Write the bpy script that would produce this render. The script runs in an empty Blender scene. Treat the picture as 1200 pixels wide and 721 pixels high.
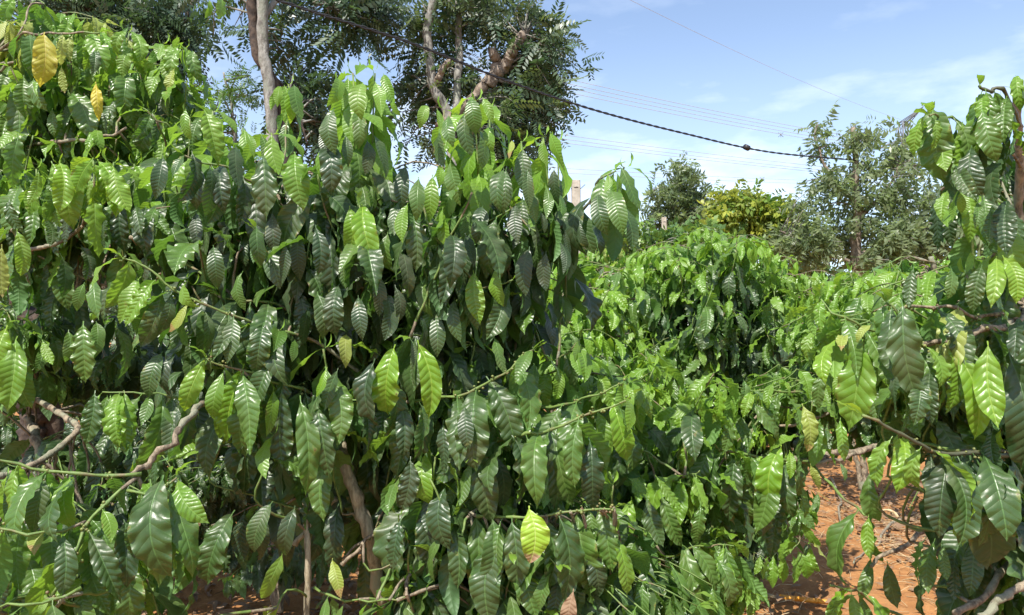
import bpy, math, random
import numpy as np
from mathutils import Vector
rng = np.random.default_rng(7)
random.seed(7)
R = math.radians
scn = bpy.context.scene
col = scn.collection

# ------------------------------------------------------------------ camera
FPX, CX, CY, PITCH = 906.0, 600.0, 360.5, R(2.5)
CAM = np.array([0.0, 0.0, 1.6])
FW = np.array([0, math.cos(PITCH), math.sin(PITCH)])
UPV = np.array([0, -math.sin(PITCH), math.cos(PITCH)])
RT = np.array([1.0, 0, 0])
cam_d = bpy.data.cameras.new('camera')
cam_d.sensor_width = 36; cam_d.lens = 36 * FPX / 1200
cam_d.clip_end = 3000; cam_d.clip_start = 0.05
cam = bpy.data.objects.new('camera', cam_d); col.objects.link(cam)
cam.location = CAM; cam.rotation_euler = (R(90) + PITCH, 0, 0)
scn.camera = cam

# ------------------------------------------------------------------ sky, sun
SUN_EL, SUN_AZ = R(56), R(207)          # azimuth clockwise from +Y (the view): behind the viewer, to the left
sun_dir = Vector((math.sin(SUN_AZ) * math.cos(SUN_EL), math.cos(SUN_AZ) * math.cos(SUN_EL), math.sin(SUN_EL)))
w = bpy.data.worlds.new('World'); scn.world = w; w.use_nodes = True
nt = w.node_tree; nt.nodes.clear()
out = nt.nodes.new('ShaderNodeOutputWorld'); bg = nt.nodes.new('ShaderNodeBackground')
sky = nt.nodes.new('ShaderNodeTexSky'); sky.sky_type = 'NISHITA'; sky.sun_disc = False
sky.sun_elevation = SUN_EL; sky.sun_rotation = SUN_AZ
sky.air_density = 1.0; sky.dust_density = 1.1; sky.ozone_density = 1.6; sky.altitude = 600
tc = nt.nodes.new('ShaderNodeTexCoord')
mp = nt.nodes.new('ShaderNodeMapping'); mp.inputs['Scale'].default_value = (1.0, 1.0, 3.2)
ns = nt.nodes.new('ShaderNodeTexNoise'); ns.inputs['Scale'].default_value = 4.6; ns.inputs['Detail'].default_value = 7
ns.inputs['Roughness'].default_value = 0.55
rp = nt.nodes.new('ShaderNodeValToRGB')
rp.color_ramp.elements[0].position = 0.52; rp.color_ramp.elements[0].color = (0.13, 0.13, 0.13, 1)
rp.color_ramp.elements[1].position = 0.78; rp.color_ramp.elements[1].color = (0.55, 0.55, 0.55, 1)
mx = nt.nodes.new('ShaderNodeMix'); mx.data_type = 'RGBA'
mx.inputs[7].default_value = (8.6, 8.9, 9.2, 1)
nt.links.new(tc.outputs['Generated'], mp.inputs['Vector']); nt.links.new(mp.outputs[0], ns.inputs['Vector'])
nt.links.new(ns.outputs['Fac'], rp.inputs[0])
sz = nt.nodes.new('ShaderNodeSeparateXYZ'); nt.links.new(tc.outputs['Generated'], sz.inputs[0])
mr = nt.nodes.new('ShaderNodeMapRange'); mr.interpolation_type = 'SMOOTHSTEP'      # thin cloud lies low over the horizon
for i_, v_ in ((1, 0.20), (2, 0.40), (3, 1.0), (4, 0.35)): mr.inputs[i_].default_value = v_
nt.links.new(sz.outputs[2], mr.inputs[0])
mu = nt.nodes.new('ShaderNodeMath'); mu.operation = 'MULTIPLY'
nt.links.new(rp.outputs[0], mu.inputs[0]); nt.links.new(mr.outputs[0], mu.inputs[1]); nt.links.new(mu.outputs[0], mx.inputs[0])
nt.links.new(sky.outputs[0], mx.inputs[6]); nt.links.new(mx.outputs[2], bg.inputs[0])
bg.inputs[1].default_value = 0.10
nt.links.new(bg.outputs[0], out.inputs[0])
sl = bpy.data.lights.new('sun', 'SUN'); sl.energy = 3.6; sl.angle = R(0.53); sl.color = (1.0, 0.95, 0.87)
so = bpy.data.objects.new('sun', sl); col.objects.link(so)
so.rotation_euler = sun_dir.to_track_quat('Z', 'Y').to_euler(); so.location = (-4, -6, 12)
vs = scn.view_settings; vs.view_transform = 'Standard'; vs.look = 'None'; vs.exposure = 1.25; vs.gamma = 1
scn.render.engine = 'CYCLES'
cy = scn.cycles; cy.max_bounces = 8; cy.diffuse_bounces = 4; cy.transmission_bounces = 6; cy.transparent_max_bounces = 8
cy.use_denoising = True

# ------------------------------------------------------------------ helpers
def P(px, py, d):
    return CAM + FW * d + RT * ((px - CX) / FPX * d) + UPV * ((CY - py) / FPX * d)
def pix(p):
    q = p - CAM; d = q @ FW
    return CX + (q @ RT) / d * FPX, CY - (q @ UPV) / d * FPX, d
def unit(v):
    v = np.asarray(v, float); return v / (np.linalg.norm(v) + 1e-9)
U = lambda a, b: float(rng.uniform(a, b))
Z = np.array([0, 0, 1.0])

def tag(o, label=None, cat=None, group=None, kind=None):
    if label: o['label'] = label
    if cat: o['category'] = cat
    if group: o['group'] = group
    if kind: o['kind'] = kind
    return o
def empty(name, loc):
    o = bpy.data.objects.new(name, None); col.objects.link(o); o.location = loc
    o.empty_display_size = 0.1
    return o
def link(name, me, parent=None, mats=()):
    for m in mats: me.materials.append(m)
    o = bpy.data.objects.new(name, me); col.objects.link(o)
    if parent is not None:
        o.parent = parent
        o.matrix_parent_inverse = parent_inv(parent)
    return o
_pi = {}
def parent_inv(p):
    k = p.name
    if k not in _pi:
        from mathutils import Matrix
        _pi[k] = Matrix.Translation(p.location).inverted()
    return _pi[k]

def mesh_np(name, V, F, uv=None, mat=None, rnd=None, smooth=True):
    """V (n,3); F (m,k) int array of equal-size faces"""
    me = bpy.data.meshes.new(name)
    V = np.asarray(V, np.float32); F = np.asarray(F, np.int32)
    k = F.shape[1]
    me.vertices.add(len(V)); me.vertices.foreach_set('co', V.ravel())
    me.loops.add(F.size); me.loops.foreach_set('vertex_index', F.ravel())
    me.polygons.add(len(F))
    me.polygons.foreach_set('loop_start', np.arange(0, F.size, k, dtype=np.int32))
    me.polygons.foreach_set('loop_total', np.full(len(F), k, np.int32))
    if mat is not None: me.polygons.foreach_set('material_index', np.asarray(mat, np.int32))
    me.polygons.foreach_set('use_smooth', np.full(len(F), smooth, bool))
    if uv is not None:
        l = me.uv_layers.new(name='UVMap'); l.data.foreach_set('uv', np.asarray(uv, np.float32)[F.ravel()].ravel())
    if rnd is not None:
        a = me.attributes.new('rnd', 'FLOAT', 'POINT'); a.data.foreach_set('value', np.asarray(rnd, np.float32))
    me.update(calc_edges=True)
    return me

def tube_np(pts, rad, sides=7):
    pts = np.asarray(pts, float); n = len(pts)
    rad = np.broadcast_to(np.asarray(rad, float), (n,))
    t = np.gradient(pts, axis=0); t /= np.linalg.norm(t, axis=1)[:, None] + 1e-9
    a = np.cross(t[0], Z); a = a if np.linalg.norm(a) > 0.1 else np.cross(t[0], [1, 0, 0]); a = unit(a)
    V = []
    for i in range(n):
        a = unit(a - t[i] * (a @ t[i])); b = np.cross(t[i], a)
        for k in range(sides):
            th = 2 * math.pi * k / sides
            V.append(pts[i] + (a * math.cos(th) + b * math.sin(th)) * rad[i])
    F = []
    for i in range(n - 1):
        for k in range(sides):
            k2 = (k + 1) % sides
            F.append((i * sides + k, i * sides + k2, (i + 1) * sides + k2, (i + 1) * sides + k))
    V.append(pts[0]); V.append(pts[-1]); c0, c1 = len(V) - 2, len(V) - 1
    for k in range(0, sides):
        k2 = (k + 1) % sides
        F.append((k2, k, c0, c0)); F.append(((n - 1) * sides + k, (n - 1) * sides + k2, c1, c1))
    return np.array(V), F
def tube_mesh(name, pts, rad, sides=7, split=None):
    """closed tube; faces past ring 'split' use material slot 1"""
    V, F = tube_np(pts, rad, sides)
    me = bpy.data.meshes.new(name)
    F2 = [f if f[2] != f[3] else f[:3] for f in F]
    me.from_pydata([tuple(v) for v in V], [], F2)
    me.polygons.foreach_set('use_smooth', np.full(len(F2), True))
    if split is not None:
        mi = [1 if (i // sides) >= split else 0 for i in range((len(pts) - 1) * sides)]
        mi += [0, 1] * sides
        me.polygons.foreach_set('material_index', np.array(mi, np.int32))
    return me
def joined_tubes(name, tubes, sides=5):
    VS, FS, o = [], [], 0
    for pts, rad in tubes:
        V, F = tube_np(pts, rad, sides); VS.append(V)
        FS += [tuple(i + o for i in (f if f[2] != f[3] else f[:3])) for f in F]; o += len(V)
    me = bpy.data.meshes.new(name)
    me.from_pydata(np.concatenate(VS).tolist(), [], FS)
    me.polygons.foreach_set('use_smooth', np.full(len(FS), True))
    return me
def smooth_line(pts, n):
    """Catmull-Rom through pts"""
    pts = [np.asarray(p, float) for p in pts]
    if len(pts) == 2: return np.array([pts[0] + (pts[1] - pts[0]) * t for t in np.linspace(0, 1, n)])
    q = [2 * pts[0] - pts[1]] + pts + [2 * pts[-1] - pts[-2]]
    o = []
    for t in np.linspace(0, len(pts) - 1 - 1e-6, n):
        i = int(t); f = t - i; a, b, c, d = q[i:i + 4]
        o.append(0.5 * (2 * b + (c - a) * f + (2 * a - 5 * b + 4 * c - d) * f * f + (3 * b - a - 3 * c + d) * f ** 3))
    return np.array(o)
def wobble(pts, amp):
    n = len(pts); ph = rng.uniform(0, 6.28, (3,)); k = rng.uniform(1.5, 4, (3,))
    s = np.linspace(0, 1, n)[:, None]
    return pts + np.sin(s * k * 6.28 + ph) * amp * np.minimum(1, 4 * s)

# ------------------------------------------------------------------ materials
def new_mat(name):
    m = bpy.data.materials.new(name); m.use_nodes = True
    n = m.node_tree; n.nodes.clear()
    o = n.nodes.new('ShaderNodeOutputMaterial')
    return m, n, o
def nd(n, t, **kw):
    x = n.nodes.new(t)
    for k, v in kw.items(): setattr(x, k, v)
    return x
def M(n, op, a, b=None, c=None):
    x = n.nodes.new('ShaderNodeMath'); x.operation = op
    for i, v in enumerate((a, b, c)):
        if v is None: continue
        if isinstance(v, (int, float)): x.inputs[i].default_value = v
        else: n.links.new(v, x.inputs[i])
    return x.outputs[0]
def mixc(n, f, a, b):
    x = n.nodes.new('ShaderNodeMix'); x.data_type = 'RGBA'
    for i, v in ((0, f), (6, a), (7, b)):
        if isinstance(v, (int, float)): x.inputs[i].default_value = v
        elif isinstance(v, tuple): x.inputs[i].default_value = (*v, 1)
        else: n.links.new(v, x.inputs[i])
    return x.outputs[2]
def sstep(n, v, a, b):
    x = n.nodes.new('ShaderNodeMapRange'); x.interpolation_type = 'SMOOTHSTEP'
    x.inputs[1].default_value = a; x.inputs[2].default_value = b
    n.links.new(v, x.inputs[0]); return x.outputs[0]

NV, SL, LW = 12.0, 0.74, 0.160      # lateral veins per leaf, their slope, leaf half width
def leaf_mat(name, base, alt, vein, under, trans, tcol, rough, spot=0.0, tipcol=None):
    m, n, o = new_mat(name)
    uv = nd(n, 'ShaderNodeUVMap'); uv.uv_map = 'UVMap'
    sp = nd(n, 'ShaderNodeSeparateXYZ'); n.links.new(uv.outputs[0], sp.inputs[0])
    ax = M(n, 'ABSOLUTE', M(n, 'MULTIPLY', M(n, 'SUBTRACT', sp.outputs[0], 0.5), 2 * LW))
    t = sp.outputs[1]
    q = M(n, 'MULTIPLY', M(n, 'SUBTRACT', t, M(n, 'MULTIPLY', ax, SL)), NV)
    sv = M(n, 'ABSOLUTE', M(n, 'SINE', M(n, 'MULTIPLY', q, math.pi)))
    vm = M(n, 'MULTIPLY', M(n, 'SUBTRACT', 1.0, sstep(n, sv, 0.0, 0.20)), 0.30)
    mid = M(n, 'SUBTRACT', 1.0, sstep(n, ax, 0.002, 0.010))
    vmask = M(n, 'MAXIMUM', vm, M(n, 'MULTIPLY', mid, 0.8))
    oi = nd(n, 'ShaderNodeObjectInfo'); at = nd(n, 'ShaderNodeAttribute'); at.attribute_name = 'rnd'
    rnd = M(n, 'FRACT', M(n, 'ADD', oi.outputs['Random'], at.outputs['Fac']))
    geo = nd(n, 'ShaderNodeNewGeometry')
    nz = nd(n, 'ShaderNodeTexNoise'); nz.inputs['Scale'].default_value = 22; nz.inputs['Detail'].default_value = 4
    n.links.new(geo.outputs['Position'], nz.inputs['Vector'])
    f = M(n, 'ADD', M(n, 'MULTIPLY', rnd, 0.75), M(n, 'MULTIPLY', M(n, 'SUBTRACT', nz.outputs['Fac'], 0.5), 0.7))
    c = mixc(n, f, base, alt)
    # worn, slightly yellow margins and small brown flecks
    edge = sstep(n, ax, LW * 0.72, LW * 1.0)
    c = mixc(n, M(n, 'MULTIPLY', edge, 0.25), c, vein)
    if tipcol:
        c = mixc(n, sstep(n, M(n, 'ADD', t, M(n, 'MULTIPLY', nz.outputs['Fac'], 0.25)), 0.93, 1.0), c, tipcol)
    n2 = nd(n, 'ShaderNodeTexNoise'); n2.inputs['Scale'].default_value = 95; n2.inputs['Detail'].default_value = 2
    n.links.new(geo.outputs['Position'], n2.inputs['Vector'])
    c = mixc(n, M(n, 'MULTIPLY', sstep(n, n2.outputs['Fac'], 0.69, 0.74), 0.5 + spot), c, (0.12, 0.075, 0.03))
    n4 = nd(n, 'ShaderNodeTexNoise'); n4.inputs['Scale'].default_value = 34; n4.inputs['Detail'].default_value = 5; n4.inputs['Roughness'].default_value = 0.6
    n.links.new(geo.outputs['Position'], n4.inputs['Vector'])
    c = mixc(n, M(n, 'MULTIPLY', sstep(n, M(n, 'ADD', n4.outputs['Fac'], M(n, 'MULTIPLY', edge, 0.10)), 0.64, 0.72), 0.55), c, (0.22, 0.24, 0.05))
    c = mixc(n, M(n, 'MULTIPLY', sstep(n, M(n, 'ADD', n4.outputs['Fac'], M(n, 'MULTIPLY', edge, 0.10)), 0.71, 0.75), 0.8), c, (0.10, 0.055, 0.025))
    n5 = nd(n, 'ShaderNodeTexNoise'); n5.inputs['Scale'].default_value = 9; n5.inputs['Detail'].default_value = 8; n5.inputs['Roughness'].default_value = 0.75
    n.links.new(geo.outputs['Position'], n5.inputs['Vector'])
    dust = M(n, 'MULTIPLY', sstep(n, n5.outputs['Fac'], 0.42, 0.72), 0.22)
    c = mixc(n, vmask, c, vein)
    c = mixc(n, dust, c, (0.20, 0.17, 0.11))
    cf = mixc(n, geo.outputs['Backfacing'], c, mixc(n, vmask, under, vein))
    ht = M(n, 'SUBTRACT', M(n, 'POWER', sv, 0.6), M(n, 'MULTIPLY', mid, 1.5))
    n3 = nd(n, 'ShaderNodeTexNoise'); n3.inputs['Scale'].default_value = 260; n3.inputs['Detail'].default_value = 2
    n.links.new(geo.outputs['Position'], n3.inputs['Vector'])
    ht = M(n, 'ADD', ht, M(n, 'MULTIPLY', n3.outputs['Fac'], 0.22))
    bp = nd(n, 'ShaderNodeBump'); bp.inputs['Strength'].default_value = 0.30; bp.inputs['Distance'].default_value = 0.004
    n.links.new(ht, bp.inputs['Height'])
    pb = nd(n, 'ShaderNodeBsdfPrincipled')
    n.links.new(cf, pb.inputs['Base Color']); n.links.new(bp.outputs[0], pb.inputs['Normal'])
    rg = M(n, 'ADD', M(n, 'ADD', M(n, 'ADD', rough - 0.10, M(n, 'MULTIPLY', dust, 0.6)), M(n, 'MULTIPLY', nz.outputs['Fac'], 0.16)), M(n, 'MULTIPLY', geo.outputs['Backfacing'], 0.22))
    n.links.new(rg, pb.inputs['Roughness'])
    pb.inputs['Specular IOR Level'].default_value = 0.5
    tb = nd(n, 'ShaderNodeBsdfTranslucent'); n.links.new(mixc(n, vmask, mixc(n, f, tcol, tuple(x * 0.75 for x in tcol)), tuple(x * .6 for x in tcol)), tb.inputs[0])
    n.links.new(bp.outputs[0], tb.inputs['Normal'])
    mxs = nd(n, 'ShaderNodeMixShader'); mxs.inputs[0].default_value = trans
    n.links.new(pb.outputs[0], mxs.inputs[1]); n.links.new(tb.outputs[0], mxs.inputs[2]); n.links.new(mxs.outputs[0], o.inputs[0])
    return m
TONES = ['k', 'd', 'g', 'l', 'L', 'p', 'y', 'b', 'P']
LM = {
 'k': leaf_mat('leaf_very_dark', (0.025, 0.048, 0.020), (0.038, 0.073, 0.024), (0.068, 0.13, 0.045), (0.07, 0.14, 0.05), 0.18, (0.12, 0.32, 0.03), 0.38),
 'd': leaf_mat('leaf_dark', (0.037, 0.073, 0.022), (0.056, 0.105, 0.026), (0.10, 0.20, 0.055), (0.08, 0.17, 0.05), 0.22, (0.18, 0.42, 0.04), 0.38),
 'g': leaf_mat('leaf_green', (0.064, 0.130, 0.025), (0.094, 0.170, 0.030), (0.14, 0.27, 0.06), (0.11, 0.22, 0.055), 0.26, (0.24, 0.50, 0.05), 0.35),
 'l': leaf_mat('leaf_light', (0.110, 0.225, 0.022), (0.155, 0.275, 0.028), (0.22, 0.38, 0.07), (0.16, 0.30, 0.05), 0.32, (0.40, 0.68, 0.06), 0.36),
 'L': leaf_mat('leaf_young', (0.125, 0.26, 0.020), (0.17, 0.31, 0.026), (0.30, 0.46, 0.06), (0.2, 0.36, 0.05), 0.34, (0.52, 0.78, 0.05), 0.33),
 'p': leaf_mat('leaf_pale', (0.24, 0.31, 0.05), (0.33, 0.38, 0.09), (0.40, 0.44, 0.14), (0.3, 0.36, 0.1), 0.34, (0.6, 0.70, 0.14), 0.45, 0.2, (0.34, 0.22, 0.09)),
 'P': leaf_mat('leaf_fading', (0.26, 0.42, 0.03), (0.34, 0.46, 0.05), (0.42, 0.52, 0.12), (0.3, 0.4, 0.1), 0.3, (0.6, 0.75, 0.1), 0.4, 0.1, (0.36, 0.22, 0.14)),
 'y': leaf_mat('leaf_yellow', (0.52, 0.42, 0.03), (0.24, 0.31, 0.04), (0.6, 0.5, 0.12), (0.5, 0.36, 0.06), 0.36, (0.80, 0.68, 0.06), 0.5, 0.3, (0.24, 0.12, 0.04)),
 'b': leaf_mat('leaf_dead', (0.17, 0.095, 0.05), (0.26, 0.16, 0.09), (0.30, 0.20, 0.12), (0.26, 0.17, 0.10), 0.1, (0.3, 0.16, 0.06), 0.7, 0.3),
}
LMATS = [LM[t] for t in TONES]

def simple_mat(name, c1, c2, scale, rough, bump=0.3, dist=0.01, stretch=(1, 1, 1), c3=None, sc3=3.0, lo=0.35, hi=0.65):
    m, n, o = new_mat(name)
    tcx = nd(n, 'ShaderNodeNewGeometry')
    mpx = nd(n, 'ShaderNodeMapping'); mpx.inputs['Scale'].default_value = stretch
    n.links.new(tcx.outputs['Position'], mpx.inputs[0])
    a = nd(n, 'ShaderNodeTexNoise'); a.inputs['Scale'].default_value = scale; a.inputs['Detail'].default_value = 8; a.inputs['Roughness'].default_value = 0.65
    n.links.new(mpx.outputs[0], a.inputs[0])
    c = mixc(n, sstep(n, a.outputs['Fac'], lo, hi), c1, c2)
    if c3:
        b = nd(n, 'ShaderNodeTexNoise'); b.inputs['Scale'].default_value = sc3; b.inputs['Detail'].default_value = 5
        n.links.new(tcx.outputs['Position'], b.inputs[0])
        c = mixc(n, sstep(n, b.outputs['Fac'], 0.5, 0.64), c, c3)
    bp = nd(n, 'ShaderNodeBump'); bp.inputs['Strength'].default_value = bump; bp.inputs['Distance'].default_value = dist
    n.links.new(a.outputs['Fac'], bp.inputs['Height'])
    p = nd(n, 'ShaderNodeBsdfPrincipled'); p.inputs['Roughness'].default_value = rough
    n.links.new(c, p.inputs['Base Color']); n.links.new(bp.outputs[0], p.inputs['Normal']); n.links.new(p.outputs[0], o.inputs[0])
    return m
BARK = simple_mat('coffee_bark', (0.09, 0.068, 0.045), (0.32, 0.255, 0.175), 70, 0.9, 1.0, 0.008, (1, 1, 0.4), (0.22, 0.22, 0.15), 9)
TWIG = simple_mat('coffee_twig_green', (0.085, 0.15, 0.03), (0.15, 0.215, 0.05), 60, 0.6, 0.7, 0.004, c3=(0.15, 0.115, 0.06), sc3=18)
STEMBARK = simple_mat('coffee_stem_bark', (0.18, 0.148, 0.095), (0.40, 0.345, 0.235), 60, 0.9, 1.0, 0.008, (1, 1, 0.35), (0.27, 0.26, 0.17), 9)
TWIGD = simple_mat('coffee_twig_dark', (0.05, 0.055, 0.03), (0.10, 0.10, 0.05), 30, 0.6, 0.3, 0.003)
BERRY = simple_mat('coffee_berry', (0.09, 0.15, 0.03), (0.20, 0.20, 0.06), 60, 0.5, 0.2, 0.002, c3=(0.13, 0.085, 0.04), sc3=25)
TREEBARK = simple_mat('tree_bark', (0.13, 0.12, 0.10), (0.32, 0.31, 0.275), 16, 0.9, 1.0, 0.03, (1, 1, 0.45), (0.21, 0.22, 0.175), 5)
DARKBARK = simple_mat('vine_bark', (0.035, 0.025, 0.02), (0.10, 0.07, 0.05), 16, 0.9, 0.8, 0.02)
STUBBARK = simple_mat('pruned_bark', (0.13, 0.10, 0.075), (0.29, 0.235, 0.18), 14, 0.9, 0.8, 0.02)
CONC = simple_mat('concrete', (0.33, 0.29, 0.23), (0.46, 0.41, 0.34), 18, 0.9, 0.3, 0.01, c3=(0.25, 0.21, 0.16), sc3=4)
CABLE = simple_mat('cable_black', (0.012, 0.012, 0.013), (0.025, 0.025, 0.026), 20, 0.55, 0.1)
WIREM = simple_mat('wire_aluminium', (0.32, 0.34, 0.37), (0.40, 0.42, 0.45), 3, 0.5, 0.0)
STEEL = simple_mat('tower_steel', (0.10, 0.11, 0.12), (0.15, 0.16, 0.17), 2, 0.6, 0.0)
STRAW = simple_mat('dry_straw', (0.40, 0.28, 0.14), (0.55, 0.42, 0.25), 30, 0.8, 0.1)
BAMBOO = simple_mat('orange_pipe', (0.62, 0.24, 0.02), (0.70, 0.32, 0.04), 20, 0.5, 0.1)

def foliage_mat(name, a, b, tcol, trans=0.25, rough=0.45, vein=None):
    m, n, o = new_mat(name)
    at = nd(n, 'ShaderNodeAttribute'); at.attribute_name = 'rnd'
    c = mixc(n, at.outputs['Fac'], a, b)
    if vein:
        gq = nd(n, 'ShaderNodeNewGeometry'); c = mixc(n, gq.outputs['Backfacing'], c, vein)
    p = nd(n, 'ShaderNodeBsdfPrincipled'); p.inputs['Roughness'].default_value = rough
    n.links.new(c, p.inputs['Base Color'])
    tb = nd(n, 'ShaderNodeBsdfTranslucent'); tb.inputs[0].default_value = (*tcol, 1)
    ms = nd(n, 'ShaderNodeMixShader'); ms.inputs[0].default_value = trans
    n.links.new(p.outputs[0], ms.inputs[1]); n.links.new(tb.outputs[0], ms.inputs[2]); n.links.new(ms.outputs[0], o.inputs[0])
    return m

# ------------------------------------------------------------------ leaf shapes
PROF_T = [0, .06, .14, .25, .38, .5, .62, .74, .84, .91, .96, 1.0]
PROF_W = [.03, .20, .47, .77, .95, 1.0, .97, .82, .55, .27, .10, .0]
def leaf_shape(rows, half, seed, hi=True):
    r = np.random.default_rng(seed)
    kap = r.uniform(0.2, 1.2); kap2 = r.uniform(-0.5, 0.9)
    if seed % 2 == 0: kap = r.uniform(1.0, 1.8); kap2 = r.uniform(-0.4, 0.4)      # strongly arched leaves of the shoot tips
    fold = r.uniform(-0.25, 0.62); tw = r.uniform(-0.7, 0.7)
    wa = r.uniform(0.014, 0.042); wf = r.uniform(3.0, 6.5); wm = r.uniform(-0.05, 0.05); ir = r.uniform(0, 6.28); irs = r.uniform(0.1, 0.28); ph = r.uniform(0, 6.28, 2)
    bend = r.uniform(-0.11, 0.11); vf = r.uniform(0.78, 1.2); wv = r.uniform(0.86, 1.16); sk = r.uniform(-0.06, 0.06)
    corr = r.uniform(0.012, 0.019); sc = r.uniform(0.006, 0.016)
    ts = np.concatenate([[-0.07, -0.03], np.linspace(0, 1, rows)])
    us = np.linspace(-1, 1, 2 * half + 1)
    # arch: integrate the heading along the midrib
    th = kap * np.clip(ts, 0, 1) + kap2 * np.clip(ts, 0, 1) ** 3 * 0.8
    dy = np.cos(th); dz = -np.sin(th)
    y = np.concatenate([[0], np.cumsum((dy[1:] + dy[:-1]) / 2 * np.diff(ts))])
    z = np.concatenate([[0], np.cumsum((dz[1:] + dz[:-1]) / 2 * np.diff(ts))])
    V, UV = [], []
    for i, t in enumerate(ts):
        tc_ = max(t, 0)
        wd = LW * wv * np.interp(tc_ + sk * math.sin(math.pi * tc_), PROF_T, PROF_W) * (1 + 0.05 * math.sin(9 * tc_ + ir)) if t >= 0 else 0.009
        wd = max(wd, 0.0015)
        for u in us:
            x = u * wd; a = abs(u); side = 0 if u < 0 else 1
            q = NV * (vf * tc_ - SL * abs(x))
            h = abs(x) * math.tan(fold) - 0.55 * fold * x * x / LW
            if t >= 0:
                h += (wa * math.sin(6.283 * wf * t + ph[side] + 1.3 * math.sin(7 * t + ir)) * a ** 2.2 + wm * u * a * math.sin(6.283 * 1.3 * t + ph[0])) * math.sin(math.pi * t) ** .5
                h += sc * math.sin(6.283 * NV * 0.5 * (tc_ - SL * abs(x)) + ph[side]) * a ** 3 * min(1, wd / LW * 1.5)
                if hi: h += corr * (abs(math.sin(math.pi * q)) ** 0.7) * min(1, a * 3) * (1 - 0.55 * a) * min(1, wd / LW * 1.4)
            ang = tw * tc_
            xr = x * math.cos(ang) - h * math.sin(ang); hr = x * math.sin(ang) + h * math.cos(ang)
            V.append((xr + bend * math.sin(math.pi * tc_), y[i] + hr * math.sin(th[i]), z[i] + hr * math.cos(th[i])))
            UV.append((0.5 + x / (2 * LW), tc_ * vf))
    V = np.array(V)
    c = half; tip = V[(len(ts) - 1) * (2 * half + 1) + c].copy(); b0 = V[c].copy()
    V -= b0; ch = tip - b0; L = np.linalg.norm(ch)
    Y = ch / L; Xv = np.array([1.0, 0, 0]); Xv = unit(Xv - Y * (Xv @ Y)); Zv = np.cross(Xv, Y)
    V = np.stack([V @ Xv, V @ Y, V @ Zv], 1) / L
    F = []
    w_ = 2 * half + 1
    for i in range(len(ts) - 1):
        for k in range(2 * half):
            F.append((i * w_ + k, i * w_ + k + 1, (i + 1) * w_ + k + 1, (i + 1) * w_ + k))
    return V.astype(np.float32), np.array(F, np.int32), np.array(UV, np.float32)
NVAR = 26
HI = [leaf_shape(58, 5, 100 + i) for i in range(NVAR)]
LO = [leaf_shape(9, 2, 100 + i, False) for i in range(NVAR)]
TINY = [leaf_shape(5, 1, 100 + i, False) for i in range(NVAR)]
HIM = []
for i, (v, f, uv) in enumerate(HI):
    me = mesh_np('leaf', v, f, uv); me.materials.append(None); HIM.append(me)

def bulk(name, recs, shapes, mats):
    """recs: list of (base, X, Y, Zn, length, tone_index, variant, xscale) -> one mesh"""
    VS, FS, UVS, MI, RN, o = [], [], [], [], [], 0
    for (b, X, Y, N, L, ti, va, xs) in recs:
        v, f, uv = shapes[va % len(shapes)]
        VS.append(b + L * (v[:, :1] * xs * X + v[:, 1:2] * Y + v[:, 2:3] * N))
        FS.append(f + o); o += len(v)
        if uv is not None: UVS.append(uv)
        MI.append(np.full(len(f), ti)); RN.append(np.full(len(v), rng.random()))
    me = mesh_np(name, np.concatenate(VS), np.concatenate(FS), np.concatenate(UVS) if UVS else None, np.concatenate(MI), np.concatenate(RN))
    for m in mats: me.materials.append(m)
    return me

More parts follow.
